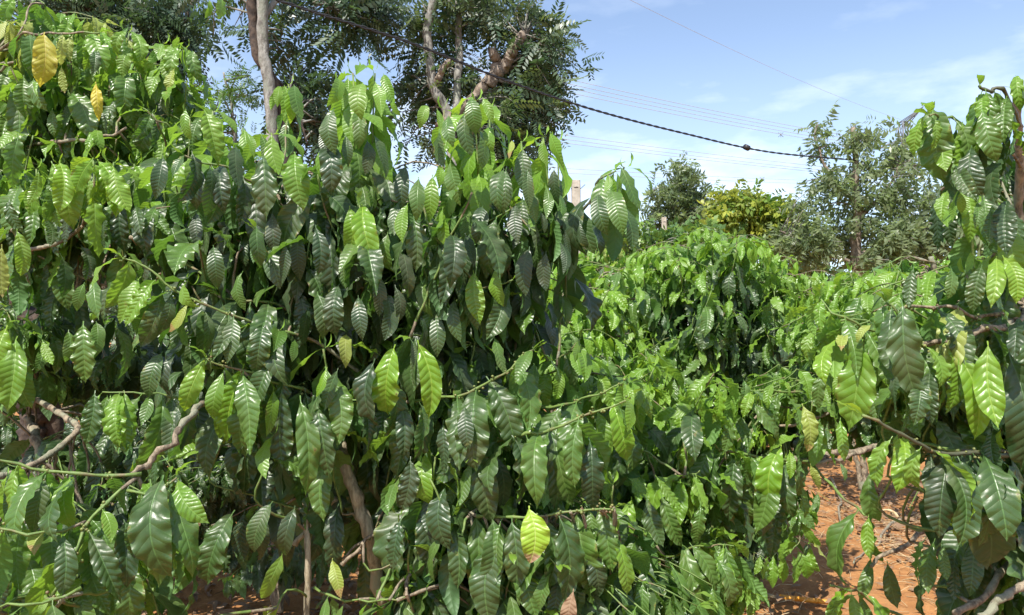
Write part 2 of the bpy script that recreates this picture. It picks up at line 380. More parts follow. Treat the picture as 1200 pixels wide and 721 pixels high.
# ------------------------------------------------------------------ coffee plants
# places where the foliage is open: the leaning stem, the dark trunk, the sky beside the fence post (a leaf is not grown there)
GAPS = [(402, 560, 452, 705, 2.26), (352, 600, 372, 721, 1.99), (22, 455, 118, 535, 2.4), (662, 190, 692, 252, 9.0), (470, 110, 495, 238, 3.0), (584, 100, 602, 165, 3.0), (352, 110, 376, 165, 3.0), (666, 100, 690, 250, 3.0), (1058, 205, 1100, 265, 3.0), (1120, 85, 1142, 140, 3.0), (960, 545, 1100, 705, 6.0), (225, 600, 345, 721, 2.3), (450, 690, 560, 721, 1.9), (1050, 575, 1090, 700, 2.6), (1010, 570, 1050, 600, 3.0),
        (230, 690, 300, 721, 2.2), (250, 640, 290, 690, 2.2), (1000, 120, 1068, 320, 3.0), (760, 180, 930, 262, 8.0)]
class Plant:
    all = []
    def __init__(s, base, label, group='coffee shrubs of the plantation', far=False):
        s.o = empty('coffee_shrub', base); tag(s.o, label, 'coffee shrub', group)
        s.base = np.array(base, float); s.leaves = []; s.stems = []; s.far = far; s.buds = []; s.twigs = []
        Plant.all.append(s)
    def stem(s, pts, r0, r1, name='trunk', mat=None, n=22, green=None):
        ln = sum(np.linalg.norm(np.asarray(pts[i + 1]) - np.asarray(pts[i])) for i in range(len(pts) - 1))
        n = int(min(90, max(n, ln / 0.02)))
        rr = np.linspace(r0, r1, n)
        pl = wobble(smooth_line(pts, n), 0.004)
        kn = np.repeat(rng.normal(0, 1, (n // 3 + 2, 3)), 3, axis=0)[:n]
        pl = pl + kn * rr[:, None] * 0.16 + rng.normal(0, 0.05, (n, 3)) * rr[:, None]
        me = tube_mesh(name, pl, rr * np.where(np.arange(n) % 3 == 0, 1.17, 0.95) * rng.uniform(0.94, 1.06, n), 9,
                       None if green is None else int(green * n))
        link(name, me, s.o, [mat or BARK] + ([TWIG] if green is not None else []))
        s.stems.append(pl); return pl
    def leaf(s, b, Y, N, L, tone, xs=1.0, var=None, hero=False):
        Y = unit(Y)
        if not hero:
            for f in (0.25, 0.6, 0.95):
                x_, y_, d_ = pix(np.asarray(b) + Y * L * f)
                if any(x0 < x_ < x1 and y0 < y_ < y1 and d_ < dm for x0, y0, x1, y1, dm in GAPS): return
        Y = unit(Y); N = unit(N - Y * (N @ Y)); X = np.cross(Y, N)
        s.leaves.append((np.asarray(b, float), X, Y, N, L, TONES.index(tone), int(rng.integers(NVAR)) if var is None else var, xs, hero))
    def near(s, p):
        best, bd = s.base, 9e9
        for st in s.stems:
            d = np.linalg.norm((st - p) * np.array([1, 1, 0.6]), axis=1) + 0.35 * np.maximum(0, st[:, 2] - p[2] + 0.05) + rng.uniform(0, 0.22, len(st))
            i = int(np.argmin(d))
            if d[i] < bd: bd, best = d[i], st[i]
        return best
    def berries(s, p, n):
        for _ in range(n): s.buds.append((p + rng.normal(0, 0.006, 3), U(0.0022, 0.0042)))
    def node(s, p, bd, side, L, tone, droop, hero=False, jit=0.35, arch=False):
        """one leaf at a node: side = unit outward direction"""
        o = unit(side + rng.normal(0, jit, 3) * np.array([1, 1, 0.3]) + bd * U(0.0, 0.55)); o[2] *= 0.3; o = unit(o)
        a = R(droop + rng.normal(0, 14))
        Y = o * math.cos(a) - Z * math.sin(a)
        N = o * math.sin(a) + Z * math.cos(a)
        tl = np.cross(Y, N); r = rng.normal(0, 0.42); N = N * math.cos(r) + tl * math.sin(r)
        s.leaf(p, Y, N, L, tone, U(0.9, 1.15), int(rng.integers(NVAR // 2)) * 2 if arch else None, hero)
    def branch(s, pts, r0=0.006, r1=0.0022, s0=0.15, s1=1.0, step=0.055, L=(0.14, 0.2), tones='ddgl', droop=68, n=None, mat=None, green=0.35, berries=0, tip=True, skip=0.0, world=False, connect=False):
        q = [p if world else P(*p) for p in pts]
        if connect:
            st = s.near(q[0]); mid = (st + q[0]) / 2 + Z * 0.04
            q = [st, mid] + q
        ln = sum(np.linalg.norm(q[i + 1] - q[i]) for i in range(len(q) - 1))
        n = max(6, int(ln / step) * 2 + 1)
        pl = wobble(smooth_line(q, n), 0.004)
        rad = np.linspace(r0, r1, n) * 0.8 * np.where(np.arange(n) % 2 == 0, 1.30, 0.88)
        pl = pl + np.repeat(rng.normal(0, 1, (n // 2 + 2, 3)), 2, axis=0)[:n] * rad[:, None] * 0.38
        if connect: s.twigs.append((pl, rad, int(green * n)))
        else: link('branch', tube_mesh('branch', pl, rad, 6, int(green * n)), s.o, [mat or BARK, TWIG])
        if not connect: s.stems.append(pl)
        f0 = s0
        if connect: f0 = max(s0, 0.0) * 0.6 + 0.35
        k = 0
        for i in range(2, n, 2):
            f = i / (n - 1)
            if f < f0 or f > s1: continue
            bd = unit(pl[i] - pl[i - 1]); h = unit(np.cross(bd, Z) + 1e-6)
            if k % 2: h = unit(h * 0.75 + np.cross(h, bd) * 0.65 * (1 if rng.random() < .5 else -1))
            ft = (f - f0) / max(1e-3, s1 - f0)
            for sg in (1, -1):
                if rng.random() < skip: continue
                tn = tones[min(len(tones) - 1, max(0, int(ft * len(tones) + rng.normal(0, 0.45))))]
                if rng.random() < 0.0012: tn = 'p'
                LL = U(*L) * (1.0 if ft < 0.72 else 1.0 - 0.45 * (ft - 0.72) / 0.28)
                s.node(pl[i] + h * sg * rad[i], bd, h * sg, LL, tn, droop)
            if berries and rng.random() < 0.75: s.berries(pl[i], int(berries))
            k += 1
        if tip:
            bd = unit(pl[-1] - pl[-3])
            for sg in (1, -1):
                o = unit(np.cross(bd, Z)) * sg
                s.leaf(pl[-1], unit(bd + o * 0.35 + Z * 0.25), unit(Z - bd * .3), U(0.03, 0.055), tones[-1] if tones[-1] in 'lLp' else 'l')
        return pl
    def umbrella(s, top, length, L=(0.14, 0.19), tones='Llgd', step=0.035, lean=(0, 0), droop=74):
        """upright shoot whose leaves hang close round it"""
        p1 = P(*top); p0 = p1 - Z * length + np.array([lean[0], lean[1], 0]) * length
        st = s.near(p0)
        q = [st, (st + p0) / 2, p0, p1] if np.linalg.norm(st - p0) > 0.05 else [p0, (p0 + p1) / 2, p1]
        n = 16; pl = wobble(smooth_line(q, n), 0.004)
        link('branch', tube_mesh('branch', pl, np.linspace(0.0042, 0.0025, n), 5, 2), s.o, [BARK, TWIG])
        m = int(length / step); ang = U(0, 3)
        for i in range(m):
            f = i / (m - 1); p = p1 + (p0 - p1) * f
            ang += math.pi / 2 + rng.normal(0, 0.25)
            for sg in (0, math.pi):
                o = np.array([math.cos(ang + sg), math.sin(ang + sg), 0])
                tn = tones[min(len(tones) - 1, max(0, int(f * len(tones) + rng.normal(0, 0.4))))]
                LL = U(*L) * (0.80 + 0.25 * min(1, f * 3.2))
                s.node(p, Z * 0.1, o, LL, tn, droop - 34 * max(0, 0.45 - f) / 0.45, jit=0.22, arch=True)
        for a in (0.4, 3.5):
            o = np.array([math.cos(a), math.sin(a), 0])
            s.leaf(p1, unit(Z + o * 0.35), o, U(0.03, 0.05), 'L')
    def blob(s, px, py, d, rpx, rpy, rd, n, L=(0.13, 0.2), tones='kddg', droop=70, tl=(0.2, 0.38), step=0.055, shell=0.55):
        c = P(px, py, d); rx, rz = rpx * d / FPX, rpy * d / FPX
        for _ in range(n):
            while True:
                v = rng.uniform(-1, 1, 3); r = np.linalg.norm(v)
                if shell < r < 1: break
            p = c + v * np.array([rx, rd, rz])
            if p[2] < 0.25: continue
            o = np.array([p[0] - s.base[0], p[1] - s.base[1], 0]); o = unit(o + rng.normal(0, 0.25, 3) * np.array([1, 1, 0]))
            l = U(*tl); e = p + o * l * 0.30; b = p - o * l * 0.70 - Z * 0.02
            q = [b, (b + e) / 2 + Z * l * 0.10, e - Z * l * 0.10]
            s.branch(q, 0.005, 0.002, 0.0, 1.0, step, L, tones, droop, world=True, connect=True, green=0.45, skip=0.08, tip=rng.random() < .7)
    def tiers(s, x0, y0, x1, y1, d0, d1, n, length=(0.10, 0.2), L=(0.17, 0.23), tones='lgddk', mask=None, droop=74):
        """shoot tips spread evenly over the face of the shrub, each a drooping whorl of overlapping leaves"""
        pts = []
        for _ in range(n):
            best, bs = None, -1
            for _k in range(12):
                q = (U(x0, x1), U(y0, y1))
                if mask and not mask(*q): continue
                m = min([math.hypot(q[0] - p[0], (q[1] - p[1]) * 1.3) for p in pts] + [999])
                if m > bs: best, bs = q, m
            if best is None: continue
            pts.append(best)
            s.umbrella((best[0], best[1], U(d0, d1)), U(*length), L, tones, step=0.034, droop=droop, lean=(U(-.5, .5), U(0, .6)))
    def hero(s, d, text, dj=0.04):
        for ln in text.replace('\n', ';').split(';'):
            w_ = ln.split()
            if len(w_) < 5: continue
            bx, by, tx, ty = map(float, w_[:4]); tone = w_[4]
            yaw = R(float(w_[5])) if len(w_) > 5 else rng.normal(0, 0.42)
            xs = float(w_[6]) if len(w_) > 6 else U(0.95, 1.15)
            dd = d + U(-dj, dj); a = P(bx, by, dd + U(0.0, 0.025)); b = P(tx, ty, dd - U(-0.015, 0.03))
            Y = b - a; L = np.linalg.norm(Y); Y = unit(Y)
            N = unit(unit(CAM - a) + Z * 0.25); N = unit(N - Y * (N @ Y)); X = np.cross(Y, N)
            N = N * math.cos(yaw) + X * math.sin(yaw)
            ex = U(0.04, 0.2) if tone in 'kdg' else U(0.0, 0.08)
            s.leaf(a - Y * L * ex + unit(a - CAM) * 0.02, Y, N, L * (1 + ex), tone, xs, None, True)
    def finish(s, chosen):
        pass

def ground_at(px, d, dx=0.0):
    p = P(px, 400, d); return (p[0] + dx, p[1], 0.0)

# ------------------------------------------------------------------ ground
from mathutils import noise as mnoise
def ground_h(x, y):
    if abs(x) > 60 or y > 80: return 0.0
    v = Vector((x, y, 0.3))
    h = 0.10 * mnoise.noise(v * 0.45) + 0.045 * mnoise.noise(v * 1.7)
    if abs(x) < 12 and y < 16:
        h += 0.022 * mnoise.noise(v * 6.0) + 0.012 * mnoise.noise(v * 17.0) + 0.006 * mnoise.noise(v * 40.0)
    return h
def axis(lo, hi, step, far):
    a = list(np.arange(lo, hi, step)); s_ = step; v = hi; 
    while v < far: a.append(v); s_ *= 1.35; v += s_
    a.append(far); s_ = step; v = lo - step; b = []
    while v > -far: b.append(v); s_ *= 1.35; v -= s_
    b.append(-far)
    return np.array(sorted(b) + a)
gx, gy = axis(-3.0, 5.0, 0.035, 900), axis(1.5, 10.5, 0.035, 900)
VV = np.array([(x, y, ground_h(x, y)) for y in gy for x in gx])
nx = len(gx); ii, jj = np.meshgrid(np.arange(len(gy) - 1), np.arange(nx - 1), indexing='ij')
k0 = (ii * nx + jj).ravel(); FF = np.stack([k0, k0 + 1, k0 + nx + 1, k0 + nx], 1)
def soil_mat():
    m, n, o = new_mat('red_soil')
    g = nd(n, 'ShaderNodeNewGeometry')
    def noise(sc, det, rough=0.6):
        a = nd(n, 'ShaderNodeTexNoise'); a.inputs['Scale'].default_value = sc; a.inputs['Detail'].default_value = det; a.inputs['Roughness'].default_value = rough
        n.links.new(g.outputs['Position'], a.inputs[0]); return a.outputs['Fac']
    a = noise(7, 9, 0.7); b = noise(1.1, 5); c_ = noise(70, 4, 0.7)
    c = mixc(n, sstep(n, a, 0.3, 0.7), (0.29, 0.128, 0.046), (0.41, 0.205, 0.078))
    c = mixc(n, M(n, 'MULTIPLY', sstep(n, b, 0.5, 0.68), 0.55), c, (0.19, 0.105, 0.06))
    c = mixc(n, M(n, 'MULTIPLY', sstep(n, c_, 0.52, 0.7), 0.6), c, (0.20, 0.10, 0.05))
    c = mixc(n, M(n, 'MULTIPLY', sstep(n, noise(34, 5, 0.7), 0.60, 0.72), 0.5), c, (0.52, 0.34, 0.19))
    bp = nd(n, 'ShaderNodeBump'); bp.inputs['Strength'].default_value = 0.9; bp.inputs['Distance'].default_value = 0.03
    n.links.new(M(n, 'ADD', a, M(n, 'MULTIPLY', c_, 0.35)), bp.inputs['Height'])
    p = nd(n, 'ShaderNodeBsdfPrincipled'); p.inputs['Roughness'].default_value = 0.95; p.inputs['Specular IOR Level'].default_value = 0.15
    n.links.new(c, p.inputs['Base Color']); n.links.new(bp.outputs[0], p.inputs['Normal']); n.links.new(p.outputs[0], o.inputs[0])
    return m
tag(link('ground', mesh_np('ground', VV, FF), None, [soil_mat()]), 'red-brown plantation soil under the coffee shrubs', None, None, 'structure')

# ------------------------------------------------------------------ background trees
def pinnate(npair, wl, seed):
    """a feather-shaped compound leaf: unit length along Y, drooping"""
    r = np.random.default_rng(seed); V, F = [], []
    for i in range(npair):
        t = 0.12 + 0.88 * i / (npair - 1); z = -0.25 * t * t
        for sg in (-1, 1):
            l = 0.30 * (1 - 0.45 * abs(t - 0.5)) * r.uniform(0.8, 1.1); a = R(r.uniform(48, 72))
            dx, dy = sg * math.sin(a) * l, math.cos(a) * l; dr = -l * r.uniform(0.05, 0.5)
            k = len(V); px_, py_ = -dy * wl, dx * wl * sg * sg
            V += [(0, t, z), (dx * .5 + px_, t + dy * .5 + py_, z + dr * .4), (dx, t + dy, z + dr), (dx * .5 - px_, t + dy * .5 - py_, z + dr * .4)]
            F.append((k, k + 1, k + 2, k + 3) if sg > 0 else (k + 3, k + 2, k + 1, k))
    return np.array(V, np.float32), np.array(F, np.int32), None
PINN = [pinnate(8, 0.19, i) for i in range(6)]
def sprig(nl, wl, seed, droop):
    """short twig with single narrow leaves hanging along it"""
    r = np.random.default_rng(seed); V, F = [], []
    for i in range(nl):
        t = 0.1 + 0.9 * i / (nl - 1); sg = 1 if i % 2 else -1
        l = r.uniform(0.42, 0.62); a = R(r.uniform(30, 80)); dr = -l * r.uniform(0.3, 1.0) * droop
        dx, dy = sg * math.sin(a) * l * .8, math.cos(a) * l * .8; k = len(V); b = r.uniform(-.04, .04)
        q = unit(np.array([-dy, dx, 0])) * wl * l
        V += [(0, t, 0), (dx * .5 + q[0], t + dy * .5 + q[1], dr * .35 + b), (dx, t + dy, dr), (dx * .5 - q[0], t + dy * .5 - q[1], dr * .35 - b)]
        F.append((k, k + 1, k + 2, k + 3))
    return np.array(V, np.float32), np.array(F, np.int32), None
DUR = [sprig(8, 0.17, i, 1.0) for i in range(6)]
BUSH = [sprig(8, 0.24, i + 20, 0.6) for i in range(6)]

def tree(label, limbs, blobs, leafset, mats, size, name='tree', bark=None, group='trees behind the coffee', dens=1.0, droop=0.35):
    """limbs: (part name, [(px,py,d)..] or world pts, r0, r1, bark); blobs: (px,py,d, rpx,rpy,rd, twigs, leaves per twig)"""
    b0 = limbs[0][1][0]; b0 = b0 if isinstance(b0, np.ndarray) else P(*b0)
    base = (b0[0], b0[1], 0.0)
    o = empty(name, base); tag(o, label, 'tree', group)
    skel = []
    for nm, pts, r0, r1, bk in limbs:
        q = [p if isinstance(p, np.ndarray) else P(*p) for p in pts]
        n = 40; pl = wobble(smooth_line(q, n), 0.022 * min(1, r0 * 8))
        link(nm, tube_mesh(nm, pl + rng.normal(0, 0.07, (n, 3)) * r0, np.linspace(r0, r1, n) * rng.uniform(0.9, 1.12, n), 11), o, [bk or bark or TREEBARK]); skel.append(pl)
    SK = np.concatenate([s_[4:] for s_ in skel])
    tw, recs = [], []
    for (px, py, d, rpx, rpy, rd, nt_, nl) in blobs:
        c = P(px, py, d); rx, rz = rpx * d / FPX, rpy * d / FPX
        for _ in range(int(nt_ * 0.75)):
            v = unit(rng.normal(0, 1, 3)) * U(0.25, 1) ** 0.55
            p = c + v * np.array([rx, rd, rz])
            s_ = SK[np.argmin(np.linalg.norm(SK - p, axis=1) + np.maximum(0, SK[:, 2] - p[2]) * .7)]
            q = smooth_line([s_, (s_ + p) / 2 + Z * 0.15 * np.linalg.norm(p - s_) + rng.normal(0, .08, 3), p], 7)
            tw.append((q, np.linspace(0.014, 0.004, 7)))
            od = unit(p - s_)
            for k in range(int(nl * 1.3 * dens + rng.random())):
                f = U(0.55, 1.0); bp_ = q[int(f * 6)] + rng.normal(0, size * 0.38, 3)
                Y = unit(od * 0.5 + rng.normal(0, 0.75, 3) - Z * droop); N = unit(Z * 0.6 + rng.normal(0, 0.7, 3)); N = unit(N - Y * (Y @ N))
                recs.append((bp_, np.cross(Y, N), Y, N, size * U(0.7, 1.25), int(rng.integers(len(mats))), int(rng.integers(6)), 1.0))
    lk = link('branch', joined_tubes('branch', tw, 4), o, [bark or TREEBARK]); tag(lk, kind='stuff')
    f = link('crown', bulk('crown', recs, leafset, mats), o); tag(f, kind='stuff')
    return o
CAS = [foliage_mat('cassia_dark', (0.034, 0.066, 0.040), (0.068, 0.11, 0.06), (0.10, 0.20, 0.06), 0.22, 0.4),
       foliage_mat('cassia_mid', (0.045, 0.085, 0.045), (0.09, 0.135, 0.07), (0.14, 0.26, 0.06), 0.25, 0.42)]
CAS2 = CAS + [foliage_mat('cassia_grey', (0.07, 0.11, 0.05), (0.13, 0.17, 0.075), (0.24, 0.34, 0.08), 0.28, 0.45)]
CASL = [foliage_mat('cassia_light', (0.06, 0.14, 0.035), (0.12, 0.22, 0.05), (0.25, 0.42, 0.06), 0.3, 0.45)]
DURM = [foliage_mat('durian_top', (0.13, 0.18, 0.095), (0.25, 0.30, 0.16), (0.34, 0.46, 0.15), 0.45, 0.30, (0.18, 0.225, 0.115)),
        foliage_mat('durian_dark', (0.085, 0.13, 0.065), (0.17, 0.215, 0.11), (0.28, 0.40, 0.12), 0.42, 0.30, (0.14, 0.18, 0.09))]
YEL = [foliage_mat('bush_yellow', (0.22, 0.27, 0.03), (0.34, 0.37, 0.05), (0.55, 0.6, 0.08), 0.38), foliage_mat('bush_green', (0.08, 0.17, 0.03), (0.16, 0.25, 0.04), (0.3, 0.45, 0.06), 0.3),
       foliage_mat('bush_olive', (0.14, 0.19, 0.04), (0.22, 0.27, 0.06), (0.4, 0.45, 0.08), 0.35)]
HEDGE = [foliage_mat('far_green', (0.05, 0.11, 0.03), (0.10, 0.19, 0.04), (0.2, 0.35, 0.05), 0.28), foliage_mat('far_dark', (0.03, 0.07, 0.025), (0.06, 0.11, 0.03), (0.14, 0.25, 0.04), 0.25)]

def g0(px, d): p = P(px, 400, d); return np.array([p[0], p[1], -0.1])
tree('tall shade tree with pale straight trunk wrapped by a dark vine', [
      ('trunk', [g0(325, 9), (318, 160, 9), (310, 60, 9), (306, -60, 9), (300, -220, 9.1)], 0.072, 0.055, None),
      ('vine', [g0(338, 9.1), (330, 150, 9.12), (301, 60, 9.14), (294, -20, 9.1), (296, -120, 9.1)], 0.06, 0.06, DARKBARK),
      ('limb', [(306, -60, 9), (360, -110, 9.2), (440, -90, 9.0)], 0.05, 0.02, None),
      ('limb', [(308, 20, 9), (345, -20, 9.4), (390, 10, 9.6)], 0.04, 0.015, None),
      ('limb', [(304, -120, 9), (230, -140, 9.4), (150, -80, 9.8)], 0.05, 0.02, None),
      ('limb', [(312, 80, 9.1), (345, 120, 9.3), (360, 170, 9.3)], 0.025, 0.01, DARKBARK)],
     [(385, 22, 9.9, 78, 42, 0.5, 40, 10), (440, 0, 9.9, 40, 30, .5, 18, 11), (358, 130, 9.9, 40, 55, .4, 40, 12), (345, 70, 10, 30, 30, .4, 10, 10), (258, 25, 9.9, 26, 30, .4, 8, 8),
      (350, -60, 9.9, 120, 40, .6, 30, 12)],
     PINN, CAS, 0.36, dens=0.5)
tree('dark broad shade tree rising behind the yellowing coffee leaves', [
      ('trunk', [g0(160, 11), (165, 200, 11), (162, 60, 11), (168, -80, 11)], 0.14, 0.08, DARKBARK),
      ('limb', [(163, 80, 11), (110, 20, 10.8), (70, -20, 10.6)], 0.05, 0.02, DARKBARK), ('limb', [(165, 60, 11), (210, 30, 11), (235, -10, 11.2)], 0.05, 0.02, DARKBARK)],
     [(170, 45, 11, 60, 65, 0.9, 100, 14), (190, 130, 11, 40, 60, .7, 42, 13), (110, 5, 10.8, 60, 35, .7, 46, 12), (215, 40, 11.2, 18, 40, .5, 12, 10), (60, -5, 11, 70, 30, .7, 34, 11), (225, 190, 11, 40, 40, .6, 30, 12)],
     PINN, CAS, 0.36, dens=0.5)
tree('pruned grey-green shade tree with two cut limb stubs', [
      ('trunk', [g0(535, 10), (530, 180, 10), (508, 100, 10), (502, 40, 10), (512, -40, 10)], 0.075, 0.05, None),
      ('limb', [(515, 150, 10), (560, 110, 10.1), (583, 75, 10.1), (575, 62, 10)], 0.075, 0.06, STUBBARK),
      ('limb', [(572, 100, 10.1), (595, 70, 10), (614, 40, 9.9)], 0.085, 0.062, STUBBARK),
      ('limb', [(535, 130, 10), (538, 40, 10.2), (532, -40, 10.3)], 0.05, 0.04, None),
      ('limb', [(508, 100, 10), (520, 80, 9.9), (526, 70, 9.9)], 0.05, 0.03, STUBBARK)],
     [(570, 8, 10.3, 80, 32, 0.7, 56, 11), (500, 55, 10.5, 38, 60, 0.5, 40, 9), (635, 75, 10.4, 52, 42, .5, 56, 10), (605, 150, 10.4, 62, 40, .5, 74, 12), (545, 115, 10.7, 55, 45, .4, 36, 10),
      (590, 200, 10.5, 48, 26, .5, 30, 10), (478, 130, 10.6, 36, 44, .4, 22, 9), (650, 120, 10.3, 34, 40, .4, 26, 10)],
     PINN, CAS2, 0.34, dens=0.45)
tree('slender young tree with sprawling light twigs beside the pale trunk', [
      ('trunk', [g0(270, 9.9), (275, 200, 9.9), (272, 130, 9.9), (262, 85, 9.9)], 0.03, 0.012, None)],
     [(272, 112, 9.9, 26, 36, 0.3, 14, 7), (295, 190, 9.9, 45, 30, .3, 14, 7), (250, 150, 9.9, 30, 24, .3, 10, 7)], PINN, CASL, 0.20)
tree('drooping narrow-leaved tree with tan trunk in front of the pylon', [
      ('trunk', [g0(1005, 14), (1005, 300, 14), (1003, 220, 14), (1000, 150, 14)], 0.13, 0.04, STUBBARK),
      ('limb', [(1004, 260, 14), (1040, 220, 13.8), (1060, 180, 13.8)], 0.04, 0.012, STUBBARK), ('limb', [(1004, 240, 14), (970, 200, 14), (955, 160, 14)], 0.04, 0.012, STUBBARK),
      ('limb', [(1005, 300, 14), (1070, 270, 13.6), (1110, 250, 13.6)], 0.04, 0.012, STUBBARK), ('limb', [(1005, 310, 14), (950, 290, 14), (915, 270, 14)], 0.04, 0.012, STUBBARK)],
     [(965, 158, 14, 10, 24, 0.25, 10, 9), (1003, 160, 14, 14, 24, .3, 13, 9), (1042, 175, 14, 18, 28, .3, 16, 9), (1000, 225, 14, 52, 38, 0.7, 46, 10), (958, 235, 14, 28, 28, .5, 20, 9), (1072, 222, 13.8, 38, 36, .6, 36, 10),
      (1010, 285, 13.8, 100, 36, 0.9, 105, 11), (945, 290, 14, 40, 28, .6, 34, 11), (1100, 280, 13.6, 50, 45, .7, 46, 11), (1160, 270, 13.8, 60, 60, .8, 46, 11)],
     DUR, DURM, 0.235, droop=0.8, dens=0.52)
tree('thin olive tree with open wispy crown on the skyline', [
      ('trunk', [g0(785, 17), (782, 300, 17), (790, 240, 17), (808, 195, 17)], 0.07, 0.02, None), ('limb', [(784, 280, 17), (770, 240, 17), (762, 215, 17)], 0.035, 0.012, None),
      ('limb', [(786, 262, 17), (815, 240, 17), (830, 225, 17)], 0.035, 0.012, None)],
     [(798, 215, 17, 24, 26, 0.5, 44, 8), (820, 248, 17, 24, 26, .5, 46, 8), (775, 240, 17, 22, 24, .5, 26, 7), (795, 265, 17, 46, 20, .6, 46, 8)],
     DUR, [DURM[0], CAS2[2]], 0.24, droop=0.5, dens=0.6)
tree('rounded bush with yellow-green crown beside the wispy tree', [
      ('trunk', [g0(878, 15), (876, 300, 15), (872, 250, 15)], 0.06, 0.03, None), ('limb', [(876, 300, 15), (900, 265, 15), (905, 250, 15)], 0.03, 0.012, None)],
     [(870, 252, 15, 42, 24, 0.7, 80, 9), (905, 268, 15, 42, 26, .7, 60, 9), (850, 280, 15, 34, 26, .7, 50, 9)], BUSH, YEL, 0.26, name='bush')
tree('low dark green bush under the yellow-green crown', [
      ('trunk', [g0(760, 13), (762, 330, 13), (768, 290, 13)], 0.05, 0.02, None)],
     [(740, 300, 13, 60, 26, .8, 80, 9), (820, 300, 13, 60, 22, .8, 70, 9), (690, 300, 12, 40, 30, .7, 45, 9)], BUSH, [YEL[1], HEDGE[0]], 0.22, name='bush')
# a belt of far trees closing the view behind the rows
for (px, d, top, lab) in [(40, 16, 190, 'far dense tree behind the coffee shrub with yellow leaves'), (150, 17, 210, 'far dense tree behind the trunk of the dark broad shade tree'), (260, 17, 225, 'far dense tree behind the slender young tree'),
        (370, 17, 235, 'far dense tree behind the pale trunk wrapped by the vine'), (470, 18, 250, 'far dense tree in the gap between the two tallest shoot tips'), (560, 18, 262, 'far dense tree behind the pruned shade tree'),
        (640, 19, 300, 'far low tree behind the tan concrete fence post'), (930, 20, 290, 'far low tree between the yellow-green bush and the drooping tree'), (1050, 20, 285, 'far tree right behind the drooping narrow-leaved tree'), (1180, 18, 240, 'far tree behind the near coffee shrub with glossy leaves')]:
    hh = (400 - top) / 2
    tree(lab, [('trunk', [g0(px, d), (px, 380, d), (px + 5, top + 40, d)], 0.12, 0.04, None)],
         [(px, top + hh, d, 68, hh, 1.0, 110, 8)], BUSH, HEDGE, 0.34, group='trees of the far belt')

# ------------------------------------------------------------------ post, cable, power lines, tower
def post(px, top, d, wd, label):
    p = P(px, top, d); h = p[2] + 0.1; hw = wd / 2
    o = empty('concrete_post', (p[0], p[1], -0.1)); tag(o, label, 'post')
    V = []; rings = 9
    for i in range(rings):
        z = h * i / (rings - 1); s_ = hw * (1.12 - 0.12 * i / (rings - 1)); c = s_ * 0.8
        for (x, y) in ((s_, c), (c, s_), (-c, s_), (-s_, c), (-s_, -c), (-c, -s_), (c, -s_), (s_, -c)):
            V.append((p[0] + x + U(-.003, .003), p[1] + y + U(-.003, .003), -0.1 + z))
    F = [(i * 8 + k, i * 8 + (k + 1) % 8, (i + 1) * 8 + (k + 1) % 8, (i + 1) * 8 + k) for i in range(rings - 1) for k in range(8)]
    F += [tuple(range((rings - 1) * 8, rings * 8))]
    me = bpy.data.meshes.new('shaft'); me.from_pydata(V, [], F); link('shaft', me, o, [CONC])
    for zz in (0.12, 0.42):
        q = p - Z * zz * 0.8
        link('tie_wire', tube_mesh('tie_wire', [q + np.array([math.cos(a) * hw * 1.12, math.sin(a) * hw * 1.12, 0.01 * math.sin(3 * a)]) for a in np.linspace(0, 6.28, 14)] + [q + np.array([hw + .06, 0, .05])], 0.004, 5), o, [CABLE])
post(675, 212, 9.5, 0.105, 'tan concrete fence post poking above the coffee against the sky')
post(778, 255, 15, 0.09, 'short pale post half hidden below the wispy tree')

cpts = [P(180, -60, 6.2), P(320, -2, 6.8), P(480, 50, 7.6), P(600, 97, 8.6), P(700, 130, 9.8), P(800, 156, 11.2), P(900, 178, 12.8), P(1004, 188, 14.0)]
cl = smooth_line(cpts, 420)
co = empty('overhead_cable', cpts[0]); tag(co, 'thick black twisted overhead cable sagging across the sky', 'cable')
for ph in (0, math.pi):
    s_ = np.arange(420) * 0.62 + ph
    off = np.stack([np.cos(s_) * 0.3, np.sin(s_) * 0.3, np.sin(s_)], 1) * 0.0095
    link('strand', tube_mesh('strand', cl + off, 0.009, 6), co, [CABLE])
link('splice', tube_mesh('splice', [P(873, 172, 12.3), P(877, 174, 12.35)], 0.045, 8), co, [CABLE])

def wire(a, b, sag, label, r=0.042):
    q = np.array([a + (b - a) * t - Z * sag * 4 * t * (1 - t) for t in np.linspace(0, 1, 40)])
    o = link('power_line', tube_mesh('power_line', q, r, 5), None, [WIREM]); tag(o, label, 'power line', 'distant power lines')
TD = 150.0; ORD = ['first', 'second', 'third', 'fourth']
for k, (y0, y1) in enumerate([(96, 158), (102, 161), (107, 165), (113, 168)]):
    wire(P(560, y0 - 28, 105), P(1062, y1 + 12, TD), 0.8, ORD[k] + ' thin pale wire from the top in the upper bundle of four')
for k, (y0, y1) in enumerate([(158, 193), (163, 197), (168, 199)]):
    wire(P(560, y0 - 14, 112), P(1062, y1 + 12, TD), 0.5, ORD[k] + ' thin pale wire from the top in the middle bundle of three')
for k, (y0, y1) in enumerate([(196, 211), (202, 214)]):
    wire(P(560, y0 - 5, 118), P(1062, y1 + 4, TD), 0.4, ('upper' if k == 0 else 'lower') + ' thin pale wire of the lowest pair of lines')
wire(P(660, -40, 70), P(1055, 140, TD), 1.0, 'single faint wire crossing high above the other lines', 0.022)
